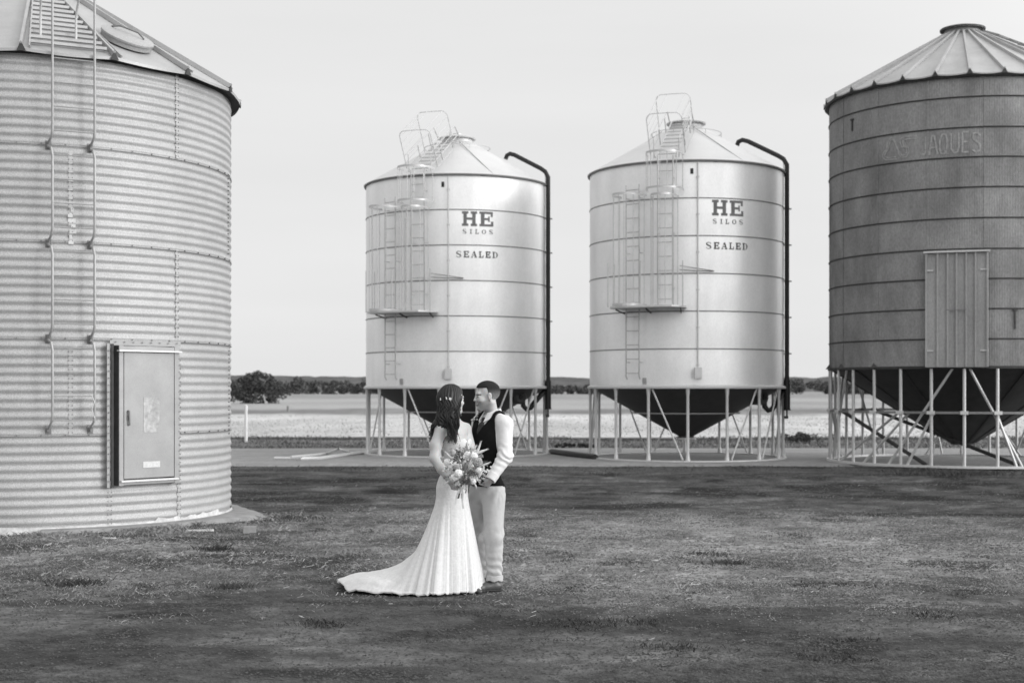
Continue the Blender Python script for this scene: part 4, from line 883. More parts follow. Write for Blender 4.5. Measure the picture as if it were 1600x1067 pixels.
# ------------------------------------------------------------------ people: smooth distance fields, meshed with surface nets
class SDF:
    def __init__(s, lo, hi, h):
        s.lo = np.array(lo, float); s.h = h; s.n = np.ceil((np.array(hi) - s.lo) / h).astype(int) + 1
        s.F = np.full(s.n, .5, np.float32)
    def grid(s, lo, hi):
        a = np.clip(np.floor((np.array(lo) - s.lo) / s.h).astype(int), 0, s.n - 1); b = np.clip(np.ceil((np.array(hi) - s.lo) / s.h).astype(int) + 1, 1, s.n)
        if np.any(b <= a): return None, None
        ax = [s.lo[i] + s.h * np.arange(a[i], b[i]) for i in range(3)]
        return tuple(slice(a[i], b[i]) for i in range(3)), np.stack(np.meshgrid(*ax, indexing='ij'), -1).astype(np.float32)
    def comb(s, sl, d, k, op):
        f = s.F[sl]
        if op == 'u': hh_ = np.maximum(k - np.abs(f - d), 0) / max(k, 1e-6); s.F[sl] = np.minimum(f, d) - hh_ * hh_ * k * .25
        elif op == 's': d = -d; hh_ = np.maximum(k - np.abs(f - d), 0) / max(k, 1e-6); s.F[sl] = np.maximum(f, d) + hh_ * hh_ * k * .25
    def cone(s, a, b, ra, rb, k=.02, op='u', flat=None, inf=0.):
        """tapered capsule; flat = (unit axis, factor) squeezes it along that axis"""
        a = np.array(a, float); b = np.array(b, float); ra += inf; rb += inf; m = max(ra, rb) + .07
        sl, P = s.grid(np.minimum(a, b) - m, np.maximum(a, b) + m)
        if sl is None: return s
        ab = b - a; t = np.clip(((P - a) @ ab) / max(ab @ ab, 1e-9), 0, 1); q = P - a - t[..., None] * ab
        r = ra + (rb - ra) * t
        if flat is not None:
            u = np.array(flat[0], float); u /= np.linalg.norm(u); c = q @ u; q2 = (q * q).sum(-1) - c * c
            ln = np.sqrt(q2 + (c / flat[1]) ** 2); d = (ln - r) * np.where(ln > 1e-5, np.sqrt(q2 + c * c) / np.maximum(ln, 1e-5), 1)
        else: d = np.sqrt((q * q).sum(-1)) - r
        s.comb(sl, d, k, op); return s
    def chain(s, pts, rs, k=.02, **kw):
        for i in range(len(pts) - 1): s.cone(pts[i], pts[i + 1], rs[i], rs[i + 1], k, **kw)
        return s
    def ell(s, c, r, R=None, k=.02, op='u', inf=0.):
        c = np.array(c, float); r = np.array(r, float) + inf; m = r.max() + .07; sl, P = s.grid(c - m, c + m)
        if sl is None: return s
        q = P - c
        if R is not None: q = q @ np.array(R)          # columns of R are the local axes
        k0 = np.sqrt(((q / r) ** 2).sum(-1)); k1 = np.sqrt(((q / r ** 2) ** 2).sum(-1)); d = k0 * (k0 - 1) / np.maximum(k1, 1e-6)
        s.comb(sl, d, k, op); return s
    def cut(s, fn):
        """intersect with fn(P) < 0"""
        sl, P = s.grid(s.lo, s.lo + s.h * s.n); s.F[sl] = np.maximum(s.F[sl], fn(P)[:s.F.shape[0], :s.F.shape[1], :s.F.shape[2]]); return s
    def mesh(s):
        F_ = s.F; S = F_ < 0; n = F_.shape
        cnt = sum(S[i:n[0] - 1 + i, j:n[1] - 1 + j, k:n[2] - 1 + k].astype(np.int8) for i in (0, 1) for j in (0, 1) for k in (0, 1))
        mix = (cnt > 0) & (cnt < 8); idx = np.full(mix.shape, -1, np.int64); ii = np.argwhere(mix); idx[mix] = np.arange(len(ii))
        acc = np.zeros((len(ii), 3)); num = np.zeros(len(ii))
        cor = [(i, j, k) for i in (0, 1) for j in (0, 1) for k in (0, 1)]
        for p in cor:
            for ax in range(3):
                if p[ax]: continue
                q = list(p); q[ax] = 1
                fa = F_[ii[:, 0] + p[0], ii[:, 1] + p[1], ii[:, 2] + p[2]]; fb = F_[ii[:, 0] + q[0], ii[:, 1] + q[1], ii[:, 2] + q[2]]
                sg = (fa < 0) != (fb < 0); t = np.where(sg, fa / np.where(sg, fa - fb, 1), 0)
                pt = np.tile(np.array(p, float), (len(ii), 1)); pt[:, ax] += t; acc[sg] += pt[sg]; num[sg] += 1
        V = s.lo + s.h * (ii + acc / num[:, None]); Q = []
        for ax in range(3):
            u, v = (ax + 1) % 3, (ax + 2) % 3; sl0 = [slice(1, n[i] - 1) for i in range(3)]; sl0[ax] = slice(0, n[ax] - 1); sl1 = list(sl0); sl1[ax] = slice(1, n[ax])
            A_ = S[tuple(sl0)]; B_ = S[tuple(sl1)]
            for sgn in (0, 1):
                e = np.argwhere((A_ & ~B_) if sgn == 0 else (~A_ & B_)); off = np.ones(3, int); off[ax] = 0; e = e + off
                def g(du, dv): t = e.copy(); t[:, u] -= du; t[:, v] -= dv; return idx[t[:, 0], t[:, 1], t[:, 2]]
                q = np.stack([g(1, 1), g(0, 1), g(0, 0), g(1, 0)], -1); Q.append(q if sgn == 0 else q[:, ::-1])
        return V, np.vstack(Q)
def smooth_mesh(V, Q, it=2, lam=.5):
    for _ in range(it):
        acc = np.zeros_like(V); num = np.zeros(len(V))
        for k in range(4):
            a, b = Q[:, k], Q[:, (k + 1) % 4]
            for i in range(3): acc[:, i] += np.bincount(a, V[b, i], len(V)) + np.bincount(b, V[a, i], len(V))
            num += np.bincount(a, None, len(V)) + np.bincount(b, None, len(V))
        V = V + lam * (acc / np.maximum(num, 1)[:, None] - V)
    return V
def vnormal(V, Q):
    n = np.cross(V[Q[:, 2]] - V[Q[:, 0]], V[Q[:, 3]] - V[Q[:, 1]]); N_ = np.zeros_like(V)
    for k in range(4):
        for i in range(3): N_[:, i] += np.bincount(Q[:, k], n[:, i], len(V))
    return N_ / np.maximum(np.linalg.norm(N_, axis=1), 1e-9)[:, None]
def sdf_obj(name, s, m, parent, tonef=None, it=2, disp=None):
    V, Q = s.mesh(); V = smooth_mesh(V, Q, it)
    if disp is not None: V = V + vnormal(V, Q) * disp(V)[:, None]
    tn = tonef(V) if tonef else None; o = Vector((0, 0, 0)); q = parent
    while q: o = o + q.location; q = q.parent
    return np_mesh(name, V - np.array(o), Q, m, parent, tone=tn)
def fb3(V, sx, sy, sz, seed):
    return .5 * (fbm(V[:, 0] * sx + V[:, 1] * sy, V[:, 2] * sz, seed, 3) + fbm(V[:, 1] * sx - V[:, 0] * sy * .6 + 4.1, V[:, 2] * sz + 2.2, seed + 9, 3))
def axes(yaw, pitch=0., roll=0.):
    """columns: forward, left, up"""
    f = Vector((math.cos(yaw) * math.cos(pitch), math.sin(yaw) * math.cos(pitch), math.sin(pitch)))
    l = Vector((-math.sin(yaw), math.cos(yaw), 0)); u = f.cross(l); Rr = Matrix.Rotation(roll, 3, f)
    return np.array([Rr @ f, Rr @ l, Rr @ u]).T
def head(s, c, R, sc=1., inf=0., face=True, female=False):
    c = np.array(c, float); P = lambda x, y, z: c + R @ (np.array((x, y, z)) * sc)
    E = lambda p, r, k=.02, **kw: s.ell(P(*p), np.array(r) * sc, R, k, inf=inf, **kw)
    Cn = lambda a, b, ra, rb, k=.012, **kw: s.cone(P(*a), P(*b), ra * sc, rb * sc, k, inf=inf, **kw)
    E((-.018, 0, .042), (.096, .077, .086)); E((.03, 0, -.035), (.062, .058, .078), .03)
    jw = .046 if female else .052
    for sg in (-1, 1):
        Cn((-.012, sg * .056, -.045), (.066, sg * .016, -.099), .018, .016, .03)
        if face:
            E((.060, sg * .040, -.022), (.026, .022, .024), .02)
    E((.076, 0, -.100), (.017, .021, .016), .02)
    if face:
        Cn((.076, -.034, .030), (.076, .034, .030), .015, .015, .02)
        for sg in (-1, 1): E((.098, sg * .031, .008), (.014, .018, .012), .012, op='s')
        for sg in (-1, 1): E((.075, sg * .031, .007), (.0155, .0155, .0155), .003)
        for sg in (-1, 1): Cn((.0895, sg * .020, .0165), (.080, sg * .044, .0150), .0042, .0036, .004)
        Cn((.088, 0, .022), (.108, 0, -.020), .0075, .0105, .012); E((.110, 0, -.024), (.0105, .010, .009), .006)
        for sg in (-1, 1): E((.101, sg * .012, -.027), (.009, .0075, .0075), .006)
        sm = .008 if not female else .004
        for sg in (-1, 1):
            Cn((.097, 0, -.0525), (.082, sg * .025, -.050 + sm), .0068, .0045, .006); Cn((.093, 0, -.0665), (.081, sg * .021, -.057 + sm), .0075, .0045, .006)
        s.cone(P(.107, 0, -.0585), P(.092, .022, -.052), .0035 * sc, .003 * sc, .003, op='s'); s.cone(P(.107, 0, -.0585), P(.092, -.022, -.052), .0035 * sc, .003 * sc, .003, op='s')
        for sg in (-1, 1):
            yw = R @ np.array((0, sg, 0)); E((-.008, sg * .080, .002), (.017, .0075, .031), .006); E((-.003, sg * .087, .006), (.009, .006, .017), .004, op='s'); E((-.004, sg * .079, -.028), (.009, .006, .010), .006)
    return P
def hand(s, wrist, d, palm, sc=1., curl=(.5, .9, .7), side=1, k=.006, thumb=.7, k0=.012):
    """wrist point, direction of the fingers, palm normal (the way the palm faces); side=+1: thumb along d x palm"""
    w_ = np.array(wrist, float); d = np.array(d, float); d /= np.linalg.norm(d); pn = np.array(palm, float); pn -= d * (pn @ d); pn /= np.linalg.norm(pn)
    x = np.cross(d, pn) * side
    for u in (-.026, -.009, .009, .026): s.cone(w_ + x * u * .6 * sc, w_ + (d * .085 + x * u) * sc, .015 * sc, .0125 * sc, k0)
    for i, (u, l) in enumerate(((.028, .072), (.010, .080), (-.009, .074), (-.027, .058))):
        p = w_ + (d * .085 + x * u) * sc; a = 0; q = p; r = .0088 * sc
        for j, f in enumerate((.45, .31, .24)):
            a += curl[j] * (1 + .08 * i); dr = d * math.cos(a) + pn * math.sin(a) + x * (u * .6); dr /= np.linalg.norm(dr); q2 = q + dr * l * f * sc; s.cone(q, q2, r, r * .9, k); q = q2; r *= .9
    p = w_ + (d * .022 + x * .026) * sc; d1 = d * .55 + x * .75 + pn * .35; d1 /= np.linalg.norm(d1); q = p + d1 * .042 * sc; s.cone(p, q, .0135 * sc, .0105 * sc, k0)
    d2 = d * .8 + x * .2 * (1 - thumb) + pn * thumb; d2 /= np.linalg.norm(d2); s.cone(q, q + d2 * .032 * sc, .0102 * sc, .009 * sc, k); s.cone(q + d2 * .032 * sc, q + (d2 * .056 - x * .004 + pn * .006) * sc, .009 * sc, .0075 * sc, k)

def P2(px, py, Y): return np.array(PX(px, py, Y))
# ---------------------------------------------------------------- groom
def groom():
    base = Vector((-.17, 12.42, 0)); t = tag(empty('person', base), 'man in white shirt, black vest and pale trousers smiling at the woman', 'person', None)
    yaw = math.radians(180 + 42); T = axes(yaw); fw, lf, up = T[:, 0], T[:, 1], T[:, 2]
    hc = P2(761.5, 764, 12.42); wa = P2(760.5, 738, 12.42); ch = P2(762, 692, 12.41); nb = P2(769.5, 651, 12.43)
    shL = nb + lf * .164 + np.array((0, 0, -.062)); shR = nb - lf * .172 + np.array((0, 0, -.062))
    elL = P2(789.5, 713, 12.24); wrL = P2(767, 748, 12.16); hdL = (P2(758, 762, 12.24) - wrL)
    elR = P2(735.5, 706, 12.66); wrR = P2(716, 722, 12.54)
    hR = axes(math.radians(180 + 14), -.09, 0.); hcn = P2(760.8, 619.5, 12.39)
    def torso(s, inf=0, arms=True, k=.05):
        s.ell(hc + up * .0, (.105, .160, .12), T, k, inf=inf); s.ell((wa + ch) / 2, (.098, .135, .22), T, k, inf=inf)
        s.ell(ch + up * .03, (.112, .155, .17), T, k, inf=inf); s.cone(shL, shR, .058, .058, .06, inf=inf); s.cone(shL - lf * .04 + up * .015, nb - up * .0, .045, .05, .05, inf=inf); s.cone(shR + lf * .04 + up * .015, nb, .045, .05, .05, inf=inf)
        return s
    def arm(s, sh, el, wr, inf=0): s.chain([sh, el, wr], [.055, .042, .028], .03, inf=inf)
    def legs(s, inf=0, k=.035, low=True):
        s.chain([hipL, knL, anL], [.088, .060, .043], k, inf=inf); s.chain([hipR, knR, anR], [.088, .060, .043], k, inf=inf)
    hipL = hc + lf * .085 - up * .05; hipR = hc - lf * .085 - up * .05
    knL = P2(771.5, 838, 12.30); anL = P2(772.5, 903, 12.31); knR = P2(752, 838, 12.56); anR = P2(760, 897, 12.58)
    # body
    s = SDF((-.68, 11.95, -.01), (.02, 12.85, 1.86), .0056)
    torso(s); arm(s, shL, elL, wrL); arm(s, shR, elR, wrR); legs(s)
    s.cone(nb - up * .02, hcn + hR @ np.array((-.022, 0, -.06)), .058, .054, .03)
    P = head(s, hcn, hR, 1.03)
    hand(s, wrL + hdL * .1, hdL + np.array((-.02, .03, 0)), np.array((-.3, .9, 0)), .95, (.2, .3, .3), side=-1)
    hand(s, wrR, np.array((-.95, -.25, -.1)), np.array((.3, -.9, .1)), .95, (.3, .45, .3), side=1)
    inv = hR.T
    def tone_(V):
        q = (V - hcn) @ hR; x, y, z = q[:, 0], q[:, 1], q[:, 2]; tn = np.full(len(V), .50)
        fz = fbm(x * 180, y * 180 + z * 150, 5, 2)
        bd = sst(-.030, -.047, z - .22 * np.abs(x - .06)) * sst(-.045, .012, x) * (z > -.14) ; bd2 = np.maximum(bd, sst(.02, .012, np.abs(z + .040)) * sst(.075, .085, x) * (np.abs(y) < .03))
        tn = tn * (1 - .40 * bd2 * (.75 + .5 * fz))
        br = (np.abs(z - .0255 + .10 * np.abs(np.abs(y) - .03)) < .0065) & (x > .05) & (np.abs(y) < .052) & (np.abs(y) > .012); tn = np.where(br, .045, tn)
        ey = (np.abs(z - .0055) < .0052) & (x > .070) & (np.abs(np.abs(y) - .031) < .0125); tn = np.where(ey, .06, tn)
        lp_ = (x > .082) & (np.abs(z + .058 - .15 * np.abs(y)) < .0135) & (np.abs(y) < .026); tn = np.where(lp_, .20, tn)
        mo = (x > .080) & (np.abs(z + .0575 - .25 * np.abs(y)) < .0042) & (np.abs(y) < .022); tn = np.where(mo, .62, tn)
        nk = (z < -.06) & (V[:, 2] > 1.4); return np.where(nk, tn * .92, tn)
    sdf_obj('body', s, M['skin'], t, tone_)
    # short hair: darker on top, faded at the sides
    s = SDF(hcn - .17, hcn + .17, .0042); head(s, hcn, hR, 1.03, inf=.0032, face=False); 
    s.ell(P(.008, 0, .072), (.078, .064, .060), hR, .02)
    def hcut(Pg):
        q = (Pg - hcn) @ hR; x, y, z = q[..., 0], q[..., 1], q[..., 2]
        line = np.where(x > .012, .082 + (x - .06) * .08, np.where(x > -.02, -.012 + .090 * sst(-.002, .012, x), -.060 + .050 * sst(-.045, -.028, x)))
        return line - z
    s.cut(hcut); s.ell(P(-.006, .085, .0), (.020, .016, .035), hR, .004, op='s'); s.ell(P(-.006, -.085, .0), (.020, .016, .035), hR, .004, op='s')
    def htone(V):
        q = (V - hcn) @ hR; return .30 - .275 * sst(-.035, .078, q[:, 2] - .12 * np.clip(q[:, 0], -.1, .1))
    sdf_obj('hair', s, M['hair2'], t, htone, 2, lambda V: .004 * (fb3(V, 60, 50, 60, 4) - .4))
    # shirt
    s = SDF((-.68, 11.95, .85), (.02, 12.85, 1.62), .006)
    torso(s, .012); cuffL = elL + (wrL - elL) * .92; cuffR = elR + (wrR - elR) * .8
    s.chain([shL, elL, cuffL], [.066, .064, .047], .03); s.chain([shR, elR, cuffR], [.066, .060, .045], .03)
    ndir = (hcn - nb); ndir /= np.linalg.norm(ndir)
    s.cut(lambda Q: np.maximum(np.where(np.abs((Q - nb) @ lf) < .085, (Q - (nb + up * .004)) @ (up - fw * .25), -1), (hc[2] - .0) - Q[..., 2]))
    s.cone(nb, nb + up * .1, .052, .052, .002, op='s')
    s.cone(cuffL + (wrL - elL) * .10, wrL + (wrL - elL) * .4, .035, .035, .002, op='s')
    def wr_(V):
        a = np.abs((V - ch) @ lf); k_ = sst(.15, .19, a); e_ = np.exp(-((V[:, 2] - elL[2]) / .09) ** 2); return k_ * (.0045 * e_ * np.sin(V[:, 2] * 95 + V[:, 0] * 60 + 18 * fb3(V, 6, 6, 6, 31)) + .014 * (fb3(V, 11, 10, 9, 22) - .5))
    sh = sdf_obj('shirt', s, M['shirt'], t, None, 3, wr_)
    # cuff fold lines and collar
    wd_ = (wrL - elL); wd_ /= np.linalg.norm(wd_); s = SDF(cuffL - .12, cuffL + .12, .004); s.cone(cuffL - wd_ * .030, cuffL + wd_ * .030, .052, .0485, .002)
    s.cone(cuffL - wd_ * .1, cuffL + wd_ * .1, .040, .040, .001, op='s'); s.cut(lambda Q: np.abs((Q - cuffL) @ wd_) - .034); sdf_obj('cuff', s, M['shirt'], sh, None, 1)
    ct = nb + up * .028 + fw * .004; mb = MB(); nn = 36; vs = []; fs = []
    for k in range(nn + 1):
        th = D(14) + (2 * PI - D(28)) * k / nn; c_, s_ = math.cos(th), math.sin(th); bk_ = (1 - c_) / 2
        ro = .068; o_ = fw * c_ + lf * s_; pin = ct + o_ * ro * .98 + up * (.030 + .018 * bk_ - .012 * (1 - bk_)) + fw * -.006
        tip = max(0, 1 - abs(th - D(14)) / D(70), 1 - abs(2 * PI - D(14) - th) / D(70))
        out = ct + o_ * (ro + .020 + .030 * tip) - up * (.010 + .062 * tip - .014 * bk_) + fw * (.012 * tip); low = ct + o_ * (ro + .002) - up * .02
        vs += [low, pin, pin + o_ * .006, out, out - o_ * .003 - up * .003]
    for k in range(nn):
        for j in range(4): q = k * 5 + j; fs.append((q, q + 1, q + 6, q + 5))
    mb.add([Vector(v) - base for v in vs], fs).build('collar', M['shirt'], sh, ang=30)
    # vest
    s = SDF((-.60, 12.05, .90), (.0, 12.75, 1.58), .0055); torso(s, .025)
    armc = lambda Q, S_: (.080 - np.linalg.norm((Q - (S_ + (0, 0, .0))) - (((Q - S_) @ up)[..., None] * up) * np.where(((Q - S_) @ up) > 0, 0.2, .72)[..., None], axis=-1))
    def vcut(Q):
        d = np.maximum(armc(Q, shL - lf * .012) + .012, armc(Q, shR - lf * .005)); q = Q - nb
        x = q @ fw; y = q @ lf; z = q @ up
        vee = (np.minimum((z + .150) * .50, .075) - np.abs(y)); vee = np.where(x > 0, vee, .068 - np.sqrt(x * x + y * y))
        d = np.maximum(d, vee); d = np.maximum(d, np.where(z > -.30, np.abs(y) - .148, -1)); d = np.maximum(d, wa[2] - .130 + .05 * np.clip(np.abs(y) / .1, 0, 1) * (x > 0) - .03 * (x > 0) - Q[..., 2]); return d
    s.cut(vcut); vst = sdf_obj('vest', s, M['vest'], t, None, 1, lambda V: .004 * (fb3(V, 8, 8, 14, 41) - .5))
    mb = MB()
    for k in range(4):
        c_ = ch + fw * .139 + up * (-.03 - k * .075); mb.tube([Vector(c_ - base), Vector(c_ + fw * .006 - base)], .0065, 10)
    mb.build('button', M['tie'], vst)
    # tie
    s = SDF(nb - .3, nb + .2, .005); k0_ = nb + fw * .102 - up * .024
    s.ell(k0_, (.014, .020, .022), T, .005); s.chain([k0_ - up * .01, k0_ + fw * .030 - up * .055, k0_ + fw * .050 - up * .11, k0_ + fw * .058 - up * .17], [.020, .032, .036, .040], .01, flat=(fw, .5)); sdf_obj('tie', s, M['tie'], t, None, 1)
    # trousers
    s = SDF((-.62, 12.05, .05), (.02, 12.82, 1.08), .006); s.ell(hc, (.118, .168, .135), T, .05); s.ell(hc + up * .07, (.096, .138, .12), T, .05)
    s.chain([hipL, knL, anL + up * .045], [.106, .080, .071], .035); s.chain([hipR, knR, anR + up * .05], [.106, .080, .071], .035)
    s.cut(lambda Q: np.maximum(Q[..., 2] - (hc[2] + .105), .085 - Q[..., 2]))
    def tw(V):
        z = V[:, 2]; a = sst(.42, .10, z); b = np.exp(-((z - .47) / .08) ** 2); c = np.exp(-((z - .83) / .07) ** 2)
        return .011 * (a * np.sin(z * 80 + V[:, 0] * 40 + 16 * fb3(V, 7, 7, 4, 51)) * .6 + (b + .8 * c) * np.sin(z * 55 - V[:, 0] * 45 + 18 * (fb3(V, 6, 6, 4, 52))) * .6) + .020 * (fb3(V, 7, 7, 6, 53) - .5)
    tr_ = sdf_obj('trousers', s, M['pants'], t, None, 2, tw)
    for an in (anL, anR):
        c_ = np.array((an[0], an[1], .115)); s = SDF(c_ - .12, c_ + .12, .0045); s.cone(c_ - up * .2, c_ + up * .2, .0755, .0755, .001); s.cone(c_ - up * .2, c_ + up * .2, .064, .064, .001, op='s')
        s.cut(lambda Q: np.abs(Q[..., 2] - .115 - .004 * np.sin(Q[..., 0] * 90)) - .024); sdf_obj('turn_up', s, M['pants'], tr_, None, 1, lambda V: .004 * (fb3(V, 12, 12, 30, 57) - .5))
    # shoes
    for an, yw in ((anL, 180 + 22), (anR, 180 + 2)):
        T2 = axes(math.radians(yw)); f2, l2 = T2[:, 0], T2[:, 1]; a0 = np.array((an[0], an[1], 0.))
        s = SDF(a0 + (-.3, -.25, -.005), a0 + (.2, .25, .2), .0045)
        s.chain([a0 - f2 * .035 + (0, 0, .048), a0 + f2 * .06 + (0, 0, .045), a0 + f2 * .14 + (0, 0, .034), a0 + f2 * .195 + (0, 0, .028)], [.040, .040, .040, .026], .03, flat=(up, .85)); s.cone(a0 + (0, 0, .05), a0 + (0, 0, .12), .042, .042, .03); s.cut(lambda Q: .018 - Q[..., 2])
        so = sdf_obj('shoe', s, M['shoe'], t, None, 2)
        s = SDF(a0 + (-.3, -.25, -.01), a0 + (.2, .25, .06), .004); s.chain([a0 - f2 * .035 + (0, 0, .02), a0 + f2 * .06 + (0, 0, .02), a0 + f2 * .14 + (0, 0, .02), a0 + f2 * .197 + (0, 0, .02)], [.043, .040, .044, .030], .02)
        s.cut(lambda Q: np.maximum(np.abs(Q[..., 2] - .0095) - .0095, np.where(((Q - a0) @ f2 > .015) & ((Q - a0) @ f2 < .075), .007 - Q[..., 2], -1))); sdf_obj('sole', s, M['dark'], so, None, 0)
    # buttonhole posy
    mb = MB(); mb2 = MB(); c0 = nb + fw * .075 - lf * .125 - up * .035
    for k in range(16):
        d = np.array(rng.normal(size=3)); d /= np.linalg.norm(d); d[2] = abs(d[2]); q = Vector(c0 + d * rng.uniform(.005, .03) + fw * .012 - base); (mb if k % 2 else mb2).tube([q, q + Vector(d * .018), q + Vector(d * .03)], [.004, .010, .002], 6)
    b_ = mb.build('buttonhole_posy', M['sprig'], t); mb2.build('petal', M['petal2'], b_)
    return t
groom()

# ---------------------------------------------------------------- bride
def bride():
    base = Vector((-.50, 12.25, 0)); t = tag(empty('person', base), 'woman in strapless white lace gown with long train and wavy dark hair', 'person')
    yaw = math.radians(-38); T = axes(yaw); fw, lf, up = T[:, 0], T[:, 1], T[:, 2]; B = np.array(base)
    hc = P2(707, 765, 12.22); wa = P2(711.5, 728, 12.21); ch = P2(713, 694, 12.21); nb = P2(708.5, 657, 12.22)
    shR = P2(689, 671, 12.10); shL = P2(727, 670, 12.33); elR = P2(678.5, 716, 12.02); wrR = P2(704, 753, 11.93); elL = P2(741, 716, 12.26); wrL = P2(733, 744, 12.02)
    HB = axes(math.radians(36), -.02, 0); hcn = P2(708, 625.5, 12.20); sc = .95
    s = SDF((-.86, 11.72, .75), (-.22, 12.60, 1.80), .0056)
    s.ell(hc, (.086, .118, .13), T, .03); s.ell(wa, (.066, .082, .12), T, .03); s.ell(ch, (.076, .106, .11), T, .03); s.ell(ch + up * .10, (.070, .120, .075), T, .05)
    s.cone(shR, shL, .040, .040, .05); s.cone(nb - up * .03, hcn + HB @ np.array((-.02, 0, -.06)), .046, .044, .03); s.cone(shR, nb - up * .005, .034, .038, .05); s.cone(shL, nb - up * .005, .034, .038, .05)
    for q in (.055, -.055): s.ell(ch + fw * .050 + lf * q + up * .005, (.046, .048, .045), T, .03)
    s.chain([shR, (shR * .45 + elR * .55) + np.array((-.012, -.0, 0)), elR, elR * .55 + wrR * .45, wrR], [.050, .050, .040, .037, .024], .025)
    s.chain([shL, elL, wrL], [.048, .038, .024], .025)
    P = head(s, hcn, HB, sc, female=True)
    bh = P2(719.5, 764, 11.93)          # where the stems are held
    hand(s, wrR, bh - wrR + np.array((.0, -.01, .0)), np.array((.2, .85, .3)), .84, (.55, 1.0, .8), side=-1); hand(s, wrL, bh - wrL + np.array((0, 0, -.0)), np.array((-.6, .5, .2)), .84, (.6, 1.0, .8), side=1)
    def tone_(V):
        q = ((V - hcn) @ HB) / sc; x, y, z = q[:, 0], q[:, 1], q[:, 2]; tn = np.full(len(V), .50)
        lp_ = (x > .082) & (np.abs(z + .059 - .1 * np.abs(y)) < .0125) & (np.abs(y) < .022); tn = np.where(lp_, .16, tn)
        br = (np.abs(z - .027 + .12 * np.abs(np.abs(y) - .03)) < .004) & (x > .05) & (np.abs(y) < .05) & (np.abs(y) > .012); tn = np.where(br, .05, tn)
        ey = (np.abs(z - .006) < .0050) & (x > .070) & (np.abs(np.abs(y) - .031) < .0125); return np.where(ey, .05, tn)
    sdf_obj('body', s, M['skin'], t, tone_)
    # dress: meridians from the bodice edge down to a ground outline with a long train
    zb = ch[2] + .035; lv = [  # z, centre, half width (lateral), half depth
        (ch[2] + .030, ch, .131, .100), (ch[2] - .02, ch, .130, .102), (ch[2] - .08, ch * .6 + wa * .4, .116, .092), (wa[2] + .03, wa, .106, .088), (wa[2] - .02, wa, .106, .090), (wa[2] - .09, wa * .5 + hc * .5, .126, .108), (hc[2] + .02, hc, .145, .122), (hc[2] - .06, hc + np.array((-.003, 0, 0)), .149, .128)]
    gnd = [(-.255, 12.50), (-.235, 12.36), (-.26, 12.22), (-.32, 12.13), (-.42, 12.09), (-.52, 12.04), (-.62, 11.955), (-.86, 11.985), (-1.08, 12.03), (-1.31, 12.10), (-1.47, 12.25), (-1.54, 12.50), (-1.50, 12.78), (-1.28, 12.92), (-1.0, 12.95), (-.7, 12.83), (-.45, 12.74), (-.28, 12.64)]
    c0 = hc + np.array((-.003, 0, 0)); c0[2] = 0; NA = 420; NZ = 120
    ga = np.array([math.atan2(y - c0[1], x - c0[0]) for x, y in gnd]); gr = np.array([math.hypot(x - c0[0], y - c0[1]) for x, y in gnd]); o_ = np.argsort(ga); ga, gr = ga[o_], gr[o_]
    ga = np.concatenate([ga - 2 * PI, ga, ga + 2 * PI]); gr = np.tile(gr, 3); ph = np.linspace(-PI, PI, NA, endpoint=False)
    Rg = np.interp(ph, ga, gr); 
    for _ in range(6): Rg = (np.roll(Rg, 1) + Rg + np.roll(Rg, -1)) / 3
    Rg = Rg + .006 * np.sin(ph * 31 + 2 * np.sin(ph * 5)) + .03 * (fbm(ph * 9 + 20, ph * 0, 61, 4) - .5) * (1 + 1.5 * (Rg > .6))
    cp, sp_ = np.cos(ph), np.sin(ph); V = []
    def ring(c, a, b, z, extra=0):
        d = cp[:, None] * np.array((1, 0, 0)) + sp_[:, None] * np.array((0, 1, 0)); u = d @ lf; v = d @ fw; r = 1 / np.sqrt((u / a) ** 2 + (v / b) ** 2) + extra
        return np.column_stack([c[0] + d[:, 0] * r, c[1] + d[:, 1] * r, np.full(NA, z) if np.isscalar(z) else z]), r
    zs_ = np.array([l[0] for l in lv])[::-1]; ca_ = np.array([l[1] for l in lv])[::-1]; aa_ = np.array([l[2] for l in lv])[::-1]; bb_ = np.array([l[3] for l in lv])[::-1]
    d2 = np.column_stack([cp, sp_, 0 * cp]); uf = d2 @ fw; ul = d2 @ lf
    for z in np.linspace(zs_[-1], zs_[0], 44):
        c_ = np.array([np.interp(z, zs_, ca_[:, i]) for i in range(3)]); a_ = np.interp(z, zs_, aa_); b_ = np.interp(z, zs_, bb_)
        bust = math.exp(-((z - (ch[2] + .005)) / .05) ** 2); ex = bust * .030 * np.clip(uf, 0, 1) ** 1.2 * (1 - .35 * np.exp(-(ul / .14) ** 2))
        but = math.sin(PI * min(1, max(0, (z - hc[2] + .06) / (wa[2] - .02 - hc[2] + .06)))) ** 1.5 * .016 * np.clip(-uf, 0, 1)
        ruch = .0022 * np.sin(z * 260 + ul * 9) * (1 if z > wa[2] else 0)
        zt = z + (.022 * np.clip(uf, 0, 1) * (1 - np.exp(-(ul / .16) ** 2) * .8) - .03 * np.clip(-uf, 0, 1)) * sst(ch[2] - .04, zs_[-1], np.array(z))
        V.append(ring(c_, a_, b_, zt, ex + but + ruch)[0])
    base_r = ring(c0, lv[-1][2], lv[-1][3], 0)[1]; zh = zs_[0]
    # meridian tables: fraction of outreach against height
    eT = np.array([0, .001, .010, .042, .095, .165, .25, .36, .49, .66, .85, 1.0]); zT = np.array([1, .90, .81, .69, .58, .485, .39, .295, .21, .135, .078, .012])
    eS = np.array([0, .06, .16, .28, .42, .55, .66, .76, .85, .92, .97, 1.0]); zS = np.array([1, .92, .82, .71, .58, .46, .36, .27, .185, .11, .05, .012])
    wgt = sst(.38, .85, Rg)
    Rg_ = Rg
